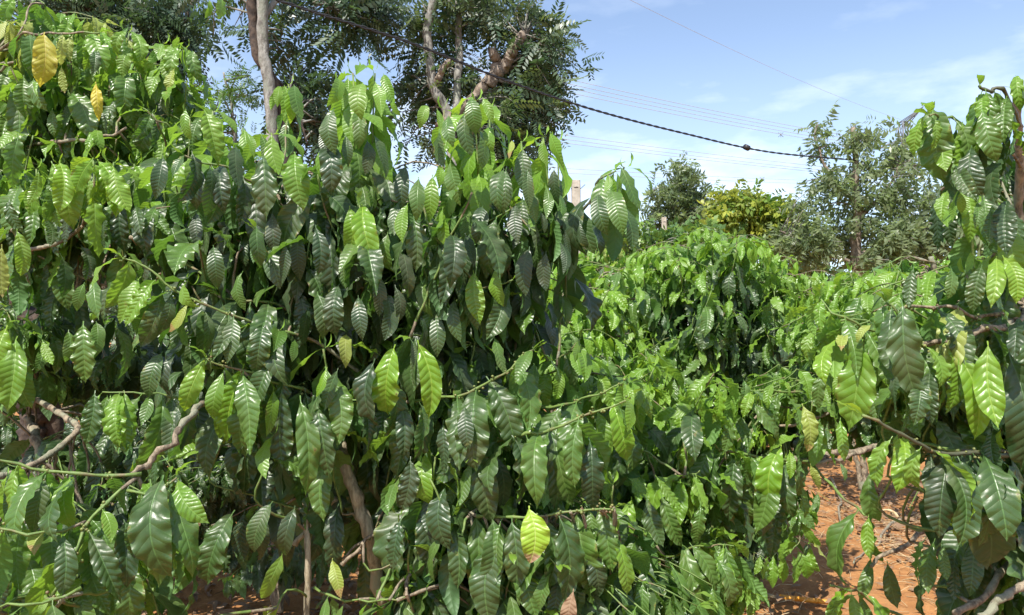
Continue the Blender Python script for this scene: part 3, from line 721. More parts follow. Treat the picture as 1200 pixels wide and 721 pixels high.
for (px, py, d) in ((915, 158, 137), (893, 210, 140)):
    c = P(px, py, d); tt = []
    for sx in (-1, 1): tt += [([c + RT * -.45 + Z * .4 * sx, c + RT * .45 - Z * .4 * sx], 0.05)]
    tt.append(([c + Z * .45, c - Z * .45], 0.04))
    tag(link('line_spacer', joined_tubes('line_spacer', tt, 5), None, [STEEL]), 'small cross-shaped spacer on the %s power lines' % ('upper' if py < 180 else 'lowest'), 'spacer')
tb_ = P(1064, 400, TD); tx, ty = tb_[0], tb_[1]
th_ = P(1066, 140, TD)[2]
to = empty('transmission_tower', (tx, ty, 0)); tag(to, 'grey steel lattice transmission tower behind the drooping tree', 'tower')
def corner(z, k):
    hw = 3.4 * (1 - z / th_) ** 1.1 + 0.5; a = R(45 + 90 * k + 20)
    return np.array([tx + math.cos(a) * hw * 1.41, ty + math.sin(a) * hw * 1.41, z])
zs = np.linspace(0, th_, 12)
for k in range(4):
    link('leg', tube_mesh('leg', [corner(z, k) for z in zs], 0.13, 5), to, [STEEL])
br = []
for i in range(11):
    for k in range(4):
        br += [([corner(zs[i], k), corner(zs[i + 1], (k + 1) % 4)], 0.07), ([corner(zs[i], (k + 1) % 4), corner(zs[i + 1], k)], 0.07), ([corner(zs[i + 1], k), corner(zs[i + 1], (k + 1) % 4)], 0.07)]
tag(link('lattice_brace', joined_tubes('lattice_brace', br, 4), to, [STEEL]), kind='stuff')
for (dz, ln) in ((-9, 5.5), (-5, 5.0), (-0.8, 4.2)):
    for sg in ((-1, 1) if dz < -1 else (1,)):
        tip_ = np.array([tx + sg * ln * 0.75, ty - sg * ln * .4, th_ + dz + (3.4 if dz > -1 else 0.4)])
        t2 = [([corner(th_ + dz, k), tip_], 0.09) for k in range(4)] + [([corner(min(th_, th_ + dz + 1.6), k), tip_], 0.07) for k in range(4)]
        m1 = [(corner(th_ + dz, k) + tip_) / 2 for k in range(4)]
        t2 += [([m1[k], m1[(k + 1) % 4]], 0.06) for k in range(4)]
        tag(link('cross_arm', joined_tubes('cross_arm', t2, 4), to, [STEEL]))
# ------------------------------------------------------------------ coffee shrubs: stems, hanging branches, placed leaves
# --- big shrub in the middle of the view
B = Plant(ground_at(480, 2.45), 'big leafy coffee shrub with bare leaning stem and several tall drooping shoot tips')
gB = B.base
B.stem([gB, P(446, 690, 2.1), P(406, 545, 2.08), P(392, 430, 2.25), P(400, 300, 2.3), P(412, 120, 2.2)], 0.022, 0.006, mat=STEMBARK)
B.stem([gB, P(450, 700, 2.32), P(470, 480, 2.4), P(520, 300, 2.35), P(560, 130, 2.2)], 0.018, 0.006)
B.stem([gB + np.array([-.06, .05, 0]), P(470, 560, 2.5), P(380, 400, 2.5), P(330, 260, 2.4), P(318, 165, 2.25)], 0.018, 0.006)
B.stem([P(362, 760, 2.0), P(360, 690, 2.0), P(361, 620, 2.02), P(364, 570, 2.1)], 0.009, 0.007, mat=STEMBARK)
B.stem([P(345, 640, 2.12), P(372, 606, 2.15), P(392, 585, 2.12)], 0.008, 0.008, 'branch', n=12, mat=STEMBARK)
B.stem([P(400, 662, 1.98), P(440, 625, 2.0), P(468, 607, 2.05)], 0.005, 0.004, 'branch', n=12)
B.stem([P(402, 655, 2.0), P(445, 618, 2.03), P(500, 590, 2.2)], 0.004, 0.003, 'branch', n=12)
B.umbrella((415, 88, 2.15), 0.40, (0.13, 0.18), 'llgdk')
B.umbrella((438, 84, 2.2), 0.40, (0.14, 0.19), 'llgd')
B.umbrella((398, 96, 2.28), 0.38, (0.12, 0.16), 'llgdk')
B.umbrella((558, 118, 2.15), 0.42, (0.12, 0.18), 'Llgd')
B.umbrella((520, 128, 2.2), 0.40, (0.12, 0.17), 'llgd')
B.umbrella((575, 128, 2.28), 0.36, (0.12, 0.17), 'llgdk')
B.umbrella((638, 160, 2.15), 0.26, (0.12, 0.17), 'Llgd')
B.umbrella((612, 166, 2.22), 0.28, (0.12, 0.17), 'llgdk')
B.umbrella((652, 168, 2.25), 0.24, (0.11, 0.15), 'lgdd')
B.umbrella((338, 100, 2.6), 0.12, (0.10, 0.13), 'Llg', step=0.03)
B.umbrella((318, 158, 2.12), 0.3, (0.13, 0.19), 'llgdk')
B.umbrella((285, 150, 2.3), 0.3, (0.12, 0.18), 'llgdk')
B.umbrella((250, 132, 2.3), 0.3, (0.14, 0.19), 'llgd')
B.umbrella((222, 138, 2.4), 0.3, (0.12, 0.18), 'llgdk')
# branch reaching right across the sky to a bent tip
B.branch([(545, 350, 2.3), (600, 300, 2.2), (655, 268, 2.15), (690, 238, 2.12), (706, 208, 2.1), (722, 198, 2.1)], 0.007, 0.0028, 0.42, 1, 0.05, (0.12, 0.17), 'kddgl', 74, mat=TWIGD, green=0.8)
B.umbrella((733, 197, 2.12), 0.1, (0.11, 0.15), 'lgd', step=0.03, lean=(-0.3, 0))
for a in [  # branches carrying the front curtain
  [(392, 330, 2.3), (330, 240, 2.15), (270, 200, 2.05), (215, 185, 2.0)], [(400, 300, 2.3), (440, 240, 2.15), (470, 235, 2.05)],
  [(400, 330, 2.3), (350, 300, 2.1), (300, 270, 2.0)], [(500, 330, 2.35), (540, 280, 2.15), (600, 245, 2.05)],
  [(480, 420, 2.35), (540, 350, 2.1), (600, 330, 2.0)], [(395, 420, 2.3), (330, 360, 2.05), (260, 350, 2.0)],
  [(470, 470, 2.35), (500, 400, 2.05), (480, 395, 1.95)], [(392, 380, 2.3), (430, 330, 2.05), (420, 240, 1.98)]]:
    B.branch(a, 0.006, 0.0024, 0.3, 1, 0.055, (0.15, 0.2), 'kkdd', 76)
# branch running left with green berry nodes
B.branch([(470, 470, 2.15), (375, 405, 2.05), (335, 388, 2.0), (280, 372, 1.95), (215, 345, 1.9), (172, 315, 1.88), (142, 302, 1.88)], 0.006, 0.0026, 0.3, 1, 0.058, (0.13, 0.19), 'ddglL', 66, green=0.25, berries=5)
B.branch([(392, 490, 2.2), (360, 460, 2.0), (300, 440, 1.92), (240, 420, 1.88)], 0.006, 0.0025, 0.15, 1, 0.06, (0.17, 0.22), 'ddgl', 74, berries=5)
B.branch([(420, 470, 2.2), (500, 470, 2.0), (560, 455, 1.92), (600, 430, 1.9), (622, 410, 1.88)], 0.006, 0.0025, 0.1, 1, 0.06, (0.16, 0.21), 'ddgg', 62, green=0.2, berries=5)
B.branch([(470, 560, 2.2), (540, 600, 1.95), (600, 605, 1.85), (680, 600, 1.8), (720, 596, 1.78)], 0.006, 0.0025, 0.1, 1, 0.06, (0.17, 0.21), 'ddgg', 74, berries=6)
B.branch([(470, 530, 2.3), (560, 520, 2.0), (625, 508, 1.88), (680, 490, 1.84), (735, 468, 1.82)], 0.007, 0.0025, 0.1, 1, 0.055, (0.16, 0.21), 'ddggl', 70, green=0.3, berries=7)
B.branch([(600, 480, 2.2), (660, 475, 2.05), (690, 465, 2.0), (728, 450, 1.98)], 0.006, 0.0022, 0.1, 1, 0.06, (0.13, 0.18), 'ggl', 62, green=0.1, berries=3)
B.branch([(585, 460, 2.4), (640, 440, 2.2), (662, 415, 2.15), (682, 395, 2.12)], 0.005, 0.002, 0.1, 1, 0.06, (0.12, 0.18), 'ggl', 55, green=0.0)
# woody branch of the lower left with its green end
B.branch([(330, 450, 2.3), (245, 470, 1.9), (215, 500, 1.68), (178, 540, 1.62), (160, 556, 1.6)], 0.009, 0.0075, 2, 3, 0.05, green=2.0, tip=False)
B.branch([(165, 556, 1.6), (120, 557, 1.57), (75, 556, 1.55), (30, 545, 1.53), (-25, 540, 1.5)], 0.005, 0.003, 0.02, 1, 0.05, (0.13, 0.18), 'gdgl', 70, green=0.0, berries=8)
B.branch([(162, 558, 1.6), (125, 590, 1.55), (98, 620, 1.5), (85, 655, 1.47), (60, 700, 1.44)], 0.005, 0.003, 0.15, 1, 0.055, (0.13, 0.18), 'ddgl', 72, green=0.2, berries=7)
B.branch([(150, 575, 1.58), (178, 577, 1.56), (206, 562, 1.56)], 0.004, 0.0025, 0.3, 1, 0.06, (0.17, 0.22), 'dg', 78, green=0.0, berries=4)
B.branch([(100, 610, 1.52), (60, 625, 1.47), (10, 622, 1.45), (-30, 620, 1.45)], 0.004, 0.0025, 0.15, 1, 0.045, (0.12, 0.16), 'dggl', 74, green=0.2, berries=6)
B.branch([(95, 690, 1.45), (60, 705, 1.42), (30, 707, 1.4), (-10, 715, 1.4)], 0.004, 0.0025, 0.1, 1, 0.045, (0.12, 0.16), 'gll', 74, green=0.1, berries=4)
B.branch([(240, 470, 2.0), (190, 462, 1.95), (150, 460, 1.92), (118, 460, 1.92)], 0.004, 0.0022, 0.1, 1, 0.05, (0.13, 0.18), 'dgl', 76, green=0.0)
# low sprigs in the hollow
B.branch([(362, 700, 2.0), (340, 690, 1.95), (320, 715, 1.9), (300, 740, 1.88)], 0.004, 0.002, 0.0, 1, 0.045, (0.10, 0.15), 'gLl', 60, green=0.0)
B.branch([(368, 690, 1.98), (400, 703, 1.92), (440, 704, 1.88), (478, 700, 1.85)], 0.004, 0.002, 0.0, 1, 0.05, (0.09, 0.14), 'gll', 60, green=0.0)
B.umbrella((490, 655, 1.95), 0.14, (0.08, 0.12), 'gllg', step=0.03)
# depth of the shrub
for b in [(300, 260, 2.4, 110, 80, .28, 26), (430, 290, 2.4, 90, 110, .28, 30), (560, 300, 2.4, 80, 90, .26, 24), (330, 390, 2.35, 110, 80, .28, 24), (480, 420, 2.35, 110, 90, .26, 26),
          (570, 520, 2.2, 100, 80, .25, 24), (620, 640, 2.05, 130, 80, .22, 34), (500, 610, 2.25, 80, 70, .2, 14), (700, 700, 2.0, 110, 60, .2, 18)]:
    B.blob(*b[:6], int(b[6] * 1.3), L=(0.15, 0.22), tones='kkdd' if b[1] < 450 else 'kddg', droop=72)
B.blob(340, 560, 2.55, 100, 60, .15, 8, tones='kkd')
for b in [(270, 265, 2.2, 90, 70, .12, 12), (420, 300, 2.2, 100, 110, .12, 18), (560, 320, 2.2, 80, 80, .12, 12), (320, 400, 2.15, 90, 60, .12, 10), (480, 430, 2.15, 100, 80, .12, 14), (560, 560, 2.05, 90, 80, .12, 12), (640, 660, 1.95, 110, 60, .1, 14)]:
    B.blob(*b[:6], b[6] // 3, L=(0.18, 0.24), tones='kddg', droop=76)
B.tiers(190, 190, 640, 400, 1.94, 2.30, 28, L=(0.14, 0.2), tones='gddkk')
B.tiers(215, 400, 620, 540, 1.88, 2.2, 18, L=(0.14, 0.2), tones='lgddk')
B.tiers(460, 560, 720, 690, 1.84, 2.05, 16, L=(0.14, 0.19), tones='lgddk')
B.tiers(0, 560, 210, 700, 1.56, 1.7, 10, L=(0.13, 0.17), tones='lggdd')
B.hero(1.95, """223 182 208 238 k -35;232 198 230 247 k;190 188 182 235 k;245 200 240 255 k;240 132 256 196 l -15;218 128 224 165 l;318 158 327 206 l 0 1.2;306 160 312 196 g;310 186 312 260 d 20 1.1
345 180 356 248 l -10 1.2;290 155 298 187 l;276 175 280 222 k;262 200 264 252 k;328 102 325 126 l;338 102 340 146 L;345 104 353 142 g;333 102 332 138 l
425 98 424 142 l 0 1.2;440 98 447 138 l;450 88 463 122 l;408 90 401 130 l;418 135 420 176 g;405 160 408 198 d;437 160 452 210 d;430 165 428 206 k;395 95 382 126 l;462 115 470 136 l;380 150 385 188 k;392 130 393 182 d;385 175 388 231 k
552 117 558 159 g 0 1.15;566 115 578 146 l;512 128 516 153 l;527 140 532 173 g;515 155 520 196 d;500 125 492 152 l;545 140 553 184 d;575 150 578 180 l;507 205 503 262 l 0 1.15;515 193 514 223 L;530 195 540 242 g;562 158 562 202 g;475 200 472 248 k;490 215 488 260 g
410 242 408 300 L 5 1.15;424 242 440 310 L -10 1.1;402 300 405 340 g;455 275 462 320 g;478 240 472 286 l 30;485 262 487 320 d;520 245 533 297 l 40;593 205 590 252 d 20;565 248 558 287 k 20;545 275 555 314 k;605 245 608 287 k;618 205 620 247 d
600 165 596 187 p;613 180 618 232 d 0 1.1;635 163 641 196 l;645 155 662 202 l 40;590 202 587 250 d;650 200 655 242 k;640 220 640 257 g;622 225 628 262 g;633 250 638 274 k
712 205 708 227 l;728 200 750 247 g -30;703 230 712 277 d;718 230 730 277 g;663 272 668 302 k;680 262 690 292 k 20;692 265 703 300 k;620 295 616 348 k 0 1.1;640 300 640 342 k;655 285 660 322 k
555 320 563 382 l 0 1.1;585 312 590 360 l 25;545 340 560 388 d;500 330 508 372 g 20;533 352 540 402 d;490 375 488 412 k;510 370 512 420 d;463 340 465 380 k;440 320 444 372 k;350 280 352 330 k;370 270 372 325 k 0 1.1;335 290 330 335 k;300 270 305 315 d;320 255 322 300 k;398 340 395 395 k;450 350 450 400 k;420 350 425 400 k
285 320 288 365 g 40;250 290 255 340 d;230 255 232 292 k;345 330 340 372 k;372 345 378 398 d 0 1.1;360 365 355 405 k;470 300 478 350 k;520 320 522 360 k""")
B.hero(1.88, """463 405 455 488 L 15 1.0;490 405 502 492 L -8 1.0;460 455 450 512 d;490 480 485 538 d;498 532 504 592 L 0 1.3;553 465 598 533 g -20;575 455 605 532 d;580 400 592 440 g;440 430 445 500 k;470 470 472 540 k;425 470 430 530 k
240 421 215 484 L -10;245 422 233 492 g 45;285 432 266 520 L 10 1.05;262 435 250 492 l;240 365 238 413 d;273 376 266 427 d 0 1.1;308 384 300 440 d 0 1.1;303 450 288 538 g;320 455 312 512 l;352 470 358 582 g 0 .85;372 478 386 562 d;383 432 370 466 L 20;395 435 380 482 d;405 393 405 432 p -20;345 400 342 425 g
150 305 122 362 l -35;165 325 140 380 l;190 343 164 407 d;180 330 146 384 l 10;200 345 185 392 d;222 355 197 390 p 20;112 335 116 376 g;98 335 90 365 g;220 330 235 360 l 50;190 320 192 345 g
98 385 100 450 g 10 1.2;112 383 110 421 g;135 390 138 446 d;80 388 76 425 g;190 415 175 467 d;205 420 200 460 k
110 465 100 522 d;125 468 122 502 g;130 465 138 530 l;145 462 148 532 l;188 472 160 548 g -15;205 470 185 542 d;175 465 165 500 g;208 480 212 530 k""")
B.hero(1.52, """82 560 88 622 l 10;52 562 38 626 d 0 1.2;35 553 15 597 l;8 555 5 612 d;25 622 22 692 g 0 1.1;8 618 2 692 L;45 625 40 652 p;80 625 65 692 g;105 615 126 682 g -20;120 598 130 637 l;105 660 130 724 g;177 577 186 690 g 0 .85;165 585 157 657 d;193 575 203 678 d;210 562 246 614 l;64 562 62 618 l 60;45 703 25 745 L;58 705 68 745 l;95 688 112 745 g;20 690 10 745 k;145 620 148 690 k;5 660 -2 720 k""", 0.03)
B.hero(1.85, """505 575 500 625 k;560 530 575 614 d 0 1.05;495 600 500 667 k;525 575 528 645 k;530 620 536 692 d;558 608 558 706 g 0 .8;588 615 582 682 g 40;613 620 618 702 d 0 1.1;645 505 650 602 d 0 .95;655 515 672 592 g 40;628 530 608 592 l 70;600 520 605 590 k;690 520 695 600 k
635 610 641 692 d;660 612 668 686 d 0 .9;680 612 700 694 g;705 603 718 672 g;690 600 692 640 g;545 480 550 530 k;520 500 520 560 k;580 540 585 600 k;470 610 460 670 k
270 612 243 687 d 15;317 595 298 648 d 20;345 595 335 652 k;390 655 400 702 p 30;330 648 306 702 l -30;480 540 470 600 k;690 640 700 700 k;655 680 650 740 d""")
# --- shrub on the left, yellowing top, dark trunk
A = Plant(ground_at(40, 3.0), 'coffee shrub with yellow and pale leaves along a grey top branch and dark trunk')
A.stem([A.base, P(45, 600, 3.0), P(35, 470, 3.0), P(60, 330, 3.0), P(90, 200, 2.9), P(110, 80, 2.8)], 0.07, 0.012, mat=DARKBARK)
A.stem([A.base + np.array([.12, 0, 0]), P(60, 480, 3.05), P(20, 340, 3.1), P(-30, 200, 3.0), P(-60, 60, 2.9)], 0.05, 0.012, mat=DARKBARK)
A.stem([P(60, 470, 2.9), P(40, 468, 2.5), P(72, 485, 2.3), P(92, 502, 2.2), P(66, 530, 2.1), P(28, 548, 2.0), P(0, 560, 1.95)], 0.009, 0.008, 'branch')
A.stem([P(35, 490, 2.6), P(45, 530, 2.5), P(55, 600, 2.55)], 0.016, 0.016, 'branch', n=12)
A.stem([P(-20, 310, 2.6), P(10, 270, 2.3), P(30, 290, 2.2), P(60, 288, 2.15), P(97, 267, 2.15)], 0.007, 0.005, 'branch')
A.stem([P(20, 250, 3.0), P(60, 320, 2.8), P(90, 350, 2.7)], 0.02, 0.012, 'branch')
A.stem([P(30, 170, 2.7), P(70, 166, 2.5), P(110, 163, 2.45), P(150, 152, 2.45)], 0.007, 0.004, 'branch')
A.stem([P(200, 320, 2.4), P(170, 290, 2.35), P(153, 279, 2.3)], 0.009, 0.006, 'branch', n=12)
A.stem([P(165, 320, 2.4), P(183, 290, 2.35), P(197, 279, 2.3)], 0.006, 0.004, 'branch', n=12)
A.stem([P(240, 370, 2.5), P(170, 352, 2.45), P(110, 330, 2.4), P(10, 285, 2.3)], 0.005, 0.003, 'branch')
A.branch([(-30, 90, 2.7), (15, 45, 2.6), (45, 39, 2.55), (80, 39, 2.5), (118, 38, 2.5)], 0.006, 0.003, 0.35, 1, 0.055, (0.13, 0.17), 'gpgl', 78, green=0.85)
A.branch([(-30, 100, 2.65), (0, 82, 2.6), (35, 62, 2.55)], 0.007, 0.005, 2, 3, green=2.0, tip=False)
A.branch([(100, 130, 2.8), (155, 103, 2.6), (190, 82, 2.55), (205, 62, 2.55)], 0.005, 0.0025, 0.2, 1, 0.055, (0.12, 0.16), 'ggl', 74, mat=TWIGD, green=0.85)
A.branch([(250, 180, 2.6), (200, 150, 2.45), (180, 138, 2.42), (170, 126, 2.42)], 0.004, 0.002, 0.1, 1, 0.05, (0.12, 0.17), 'dgl', 60, green=0.0)
A.umbrella((215, 58, 2.6), 0.14, (0.12, 0.16), 'lgg')
A.umbrella((150, 38, 2.62), 0.1, (0.1, 0.14), 'lgg', step=0.03)
A.umbrella((190, 52, 2.6), 0.07, (0.08, 0.11), 'll', step=0.03)
A.umbrella((110, 186, 2.1), 0.10, (0.12, 0.17), 'LLll', step=0.028, droop=80)
A.umbrella((68, 192, 2.15), 0.08, (0.11, 0.15), 'LLl', step=0.028, droop=78)
A.umbrella((132, 192, 2.15), 0.08, (0.11, 0.14), 'LLl', step=0.028, droop=78)
A.umbrella((42, 198, 2.3), 0.10, (0.11, 0.15), 'lgg', step=0.03)
for b in [(60, 60, 3.0, 100, 40, .3, 26, (0.12, 0.17), 'gglp'), (120, 110, 2.9, 110, 50, .3, 34, (0.12, 0.17), 'gggl'), (40, 140, 2.8, 70, 60, .3, 22, (0.13, 0.18), 'dgg'), (180, 160, 2.7, 80, 40, .25, 24, (0.13, 0.18), 'dggl'),
          (60, 230, 2.6, 90, 50, .25, 24, (0.13, 0.18), 'kddg'), (160, 240, 2.55, 60, 50, .2, 16, (0.13, 0.18), 'kdd'), (20, 400, 2.4, 40, 60, .2, 10, (0.13, 0.18), 'dgg'),
          (120, 400, 2.7, 90, 60, .15, 12, (0.14, 0.18), 'kkd'), (150, 560, 2.4, 100, 80, .2, 14, (0.14, 0.19), 'kkd'), (60, 660, 1.9, 100, 70, .15, 16, (0.14, 0.18), 'kkd')]:
    A.blob(*b[:7], L=b[7], tones=b[8], droop=70)
A.hero(2.5, """73 42 70 77 p;85 42 82 73 p;72 78 76 110 p;100 42 98 84 l;108 40 125 85 l;117 40 131 83 L;35 48 40 92 g;148 38 138 67 l;151 38 153 77 g;156 40 163 76 l;190 53 186 71 l;213 58 208 99 l;219 60 224 103 l;226 62 237 99 g;205 80 200 113 p;62 60 58 100 g
28 94 32 143 g 0 1.2;42 98 56 131 g;86 116 108 166 g -15 1.2;12 110 14 182 g;62 130 64 162 g;128 128 125 162 g;175 135 153 167 g;178 136 160 187 g 20;188 140 180 182 d;205 146 206 174 L;235 140 225 182 g;45 38 47 62 l;95 60 92 95 g;245 0 240 22 l;258 0 255 24 l;137 90 140 118 g;165 92 168 120 g;110 60 108 90 d""")
A.hero(2.36, '52 40 47 103 y 10 1.1;112 98 116 143 y -10 .8;73 44 70 78 p -20 .9;72 78 76 110 p', 0.01)
B.hero(1.74, '620 596 620 661 P 0 1.65', 0.005)
A.hero(2.08, """108 187 88 227 L;105 190 103 242 L;115 190 136 256 L -10;118 190 120 242 l;125 192 135 237 L;132 195 153 250 L;100 195 87 270 l;60 190 65 252 l;70 192 68 251 L;45 200 31 242 l;113 230 120 292 l 30;98 205 100 260 l;143 240 147 298 k 10;160 243 167 280 d;172 245 200 280 g -20;12 235 28 274 d;50 258 58 290 d;20 165 15 222 g;2 290 3 350 p;20 272 24 325 l;55 225 52 262 g;80 240 75 290 k;125 255 122 295 k;8 385 2 452 L;20 398 8 484 l 20;28 408 38 480 g 15 1.1;50 400 62 428 l;170 245 172 300 k;95 290 100 330 k;70 300 72 350 k""")
A.tiers(0, 50, 230, 170, 2.45, 2.7, 20, L=(0.14, 0.18), tones='llggd')
A.tiers(0, 190, 200, 270, 2.25, 2.45, 9, L=(0.14, 0.18), tones='lggdd')
# --- shrub beyond the big one, in the same row
E = Plant(ground_at(715, 3.6), 'bright green coffee shrub between the big shrub and the domed one')
E.stem([E.base, P(715, 560, 3.6), P(700, 420, 3.6), P(690, 330, 3.5)], 0.03, 0.008)
E.stem([E.base + np.array([.05, 0, 0]), P(740, 620, 3.55), P(765, 570, 3.5), P(780, 540, 3.45)], 0.02, 0.008)
for b in [(660, 370, 3.6, 70, 60, .35, 40, (0.12, 0.16), 'ggllL'), (690, 430, 3.3, 80, 50, .3, 34, (0.13, 0.17), 'gglL'), (720, 510, 3.0, 70, 60, .25, 30, (0.13, 0.18), 'ddgl'), (780, 580, 2.75, 70, 70, .25, 34, (0.13, 0.18), 'ddgg'), (800, 670, 2.6, 55, 60, .22, 26, (0.14, 0.18), 'dggl'), (720, 640, 2.6, 70, 60, .2, 20, (0.14, 0.18), 'kdd')]:
    E.blob(*b[:7], L=b[7], tones=b[8], droop=62)
E.branch([(740, 620, 2.8), (770, 575, 2.5), (800, 560, 2.4), (822, 552, 2.35)], 0.005, 0.002, 0.1, 1, 0.05, (0.15, 0.19), 'ggll', 58, green=0)
E.branch([(745, 660, 2.6), (790, 650, 2.35), (825, 640, 2.25), (858, 640, 2.2)], 0.005, 0.002, 0.1, 1, 0.05, (0.15, 0.19), 'dggl', 58, green=0)
E.branch([(700, 480, 2.9), (690, 440, 2.6), (720, 440, 2.4), (740, 448, 2.3)], 0.005, 0.002, 0.1, 1, 0.05, (0.14, 0.18), 'ggll', 60, green=0)
E.tiers(620, 310, 720, 420, 3.2, 3.6, 16, L=(0.14, 0.18), tones='Llgg')
E.tiers(680, 430, 850, 640, 2.4, 2.75, 20, L=(0.15, 0.19), tones='llggd')
E.hero(2.15, """740 583 742 646 L 0 1.05;715 468 735 542 L -15 1.1;700 481 712 542 l;690 495 700 532 g;640 428 640 482 l;665 420 680 462 d;775 580 800 642 g;760 590 778 642 d;780 652 790 694 l 10;800 645 826 724 g -15;810 640 838 696 g;725 672 752 704 p 20;712 688 720 728 d;735 700 745 735 l;820 590 815 640 g;850 640 870 700 g;770 560 800 600 l -20;735 560 760 590 l;655 430 650 470 l;625 430 622 470 g;705 440 720 480 l;750 640 758 690 k;840 660 850 715 g""")
# --- domed shrub in the middle distance
D = Plant(ground_at(830, 5.2), 'domed coffee shrub with dark curtain of leaves standing in the middle distance')
D.stem([D.base, P(840, 560, 5.2), P(835, 420, 5.2), P(830, 310, 5.1)], 0.035, 0.01)
D.stem([D.base + np.array([.06, 0, 0]), P(800, 520, 5.15), P(770, 400, 5.0), P(760, 330, 5.0)], 0.025, 0.01)
D.stem([D.base + np.array([-.06, 0, 0]), P(880, 520, 5.15), P(900, 400, 5.0), P(890, 330, 5.0)], 0.025, 0.01)
for b in [(830, 312, 5.0, 95, 42, .55, 75, (0.13, 0.18), 'gglL'), (765, 345, 5.0, 55, 45, .45, 38, (0.13, 0.18), 'ggll'), (905, 350, 5.0, 48, 45, .45, 38, (0.13, 0.18), 'ggll'), (835, 385, 4.9, 100, 55, .5, 60, (0.15, 0.20), 'kkdd'),
          (760, 420, 4.8, 60, 50, .4, 36, (0.14, 0.18), 'ddgl'), (910, 420, 4.8, 60, 50, .4, 40, (0.14, 0.18), 'ddgl'), (850, 460, 4.6, 110, 45, .4, 54, (0.14, 0.18), 'dgglL'), (790, 500, 4.5, 80, 50, .35, 30, (0.14, 0.18), 'kddg'), (910, 500, 4.7, 70, 50, .35, 26, (0.13, 0.18), 'kddg')]:
    D.blob(*b[:7], L=b[7], tones=b[8], droop=66)
D.branch([(850, 560, 4.9), (890, 600, 4.5), (930, 590, 4.3), (938, 625, 4.25), (930, 645, 4.2)], 0.006, 0.003, 0.4, 1, 0.06, (0.14, 0.19), 'gll', 60, green=0.3)
D.tiers(700, 268, 945, 470, 4.35, 5.0, 58, length=(0.15, 0.3), L=(0.16, 0.22), tones='lgddk', mask=lambda x, y: y > 270 + 0.0052 * (x - 828) ** 2)
D.blob(895, 570, 4.7, 60, 55, .3, 30, L=(0.14, 0.19), tones='kddg', droop=66)
D.blob(880, 620, 4.6, 45, 40, .25, 14, L=(0.13, 0.17), tones='kkd', droop=66)
D.hero(4.3, "900 650 893 682 l;907 650 905 690 l;918 652 917 684 l;928 650 930 684 l;890 652 884 674 l;935 645 947 678 l;945 625 970 658 p;940 610 962 640 l;925 615 912 650 l;930 600 955 622 g;950 640 962 670 l", 0.06)
# --- right side: nearest shrub
G = Plant(ground_at(1235, 1.95), 'near coffee shrub with large glossy leaves overhanging the bare soil')
G.stem([G.base, P(1230, 720, 1.9), P(1200, 560, 1.85), P(1190, 420, 1.8), P(1195, 260, 1.75), P(1190, 110, 1.6)], 0.022, 0.007)
G.stem([G.base + np.array([.05, 0, 0]), P(1260, 520, 1.9), P(1250, 250, 1.9)], 0.02, 0.008)
G.stem([P(1230, 620, 1.75), P(1195, 640, 1.6), P(1170, 680, 1.5), P(1120, 722, 1.45)], 0.0075, 0.0065, 'branch')
G.stem([P(1230, 680, 1.5), P(1190, 692, 1.42), P(1150, 722, 1.4)], 0.0075, 0.007, 'branch')
G.branch([(1195, 330, 1.75), (1200, 372, 1.55), (1160, 385, 1.5), (1115, 397, 1.48), (1068, 401, 1.45), (1045, 358, 1.42)], 0.006, 0.0025, 2, 3, green=0.7, berries=0, tip=False)
G.branch([(1200, 360, 1.6), (1150, 372, 1.52), (1110, 360, 1.5), (1060, 360, 1.48), (1040, 357, 1.46)], 0.005, 0.003, 0.1, 1, 0.05, (0.12, 0.16), 'dgdg', 74, green=0.8, berries=8)
G.branch([(1200, 372, 1.6), (1165, 382, 1.5), (1120, 400, 1.46), (1080, 402, 1.44)], 0.008, 0.005, 0.1, 1, 0.06, (0.13, 0.17), 'dggl', 76, green=2.0, berries=6)
G.branch([(1200, 530, 1.7), (1160, 533, 1.45), (1110, 530, 1.4), (1060, 512, 1.36), (1010, 485, 1.34)], 0.006, 0.003, 0.05, 0.75, 0.05, (0.13, 0.18), 'kddL', 78, mat=TWIGD, green=0.9, berries=4)
G.branch([(1195, 150, 1.65), (1180, 112, 1.45), (1160, 106, 1.42), (1150, 104, 1.4)], 0.005, 0.003, 0.2, 1, 0.045, (0.11, 0.15), 'dgl', 78, mat=TWIGD, green=0.9)
G.branch([(1200, 200, 1.7), (1165, 150, 1.5), (1130, 145, 1.45), (1108, 138, 1.42), (1088, 135, 1.4)], 0.005, 0.002, 0.3, 1, 0.05, (0.11, 0.15), 'kggl', 78, green=0.2)
G.branch([(1200, 260, 1.75), (1160, 232, 1.65), (1125, 222, 1.6)], 0.004, 0.002, 0.1, 1, 0.045, (0.10, 0.13), 'dgl', 74, green=0.3)
G.branch([(1070, 400, 1.6), (1020, 385, 1.5), (985, 372, 1.48), (960, 352, 1.5)], 0.004, 0.002, 0.1, 1, 0.05, (0.12, 0.16), 'ggl', 70, green=0.0)
G.branch([(1200, 300, 1.75), (1165, 295, 1.6), (1175, 298, 1.55)], 0.004, 0.002, 0.1, 1, 0.05, (0.1, 0.13), 'gL', 74, green=0)
for b in [(1190, 200, 1.85, 50, 50, .15, 7, (0.12, 0.16), 'kdd'), (1130, 350, 1.9, 100, 40, .18, 26, (0.11, 0.15), 'dggl'), (1130, 440, 1.8, 90, 50, .15, 18, (0.13, 0.18), 'kkdd'), (1150, 540, 1.75, 70, 50, .12, 14, (0.13, 0.18), 'kkd'), (1185, 620, 1.7, 40, 60, .1, 8, (0.12, 0.16), 'kdd'), (1020, 400, 1.75, 50, 40, .1, 7, (0.12, 0.15), 'dgl')]:
    G.blob(*b[:7], L=b[7], tones=b[8], droop=76, tl=(0.15, 0.28), step=0.05)
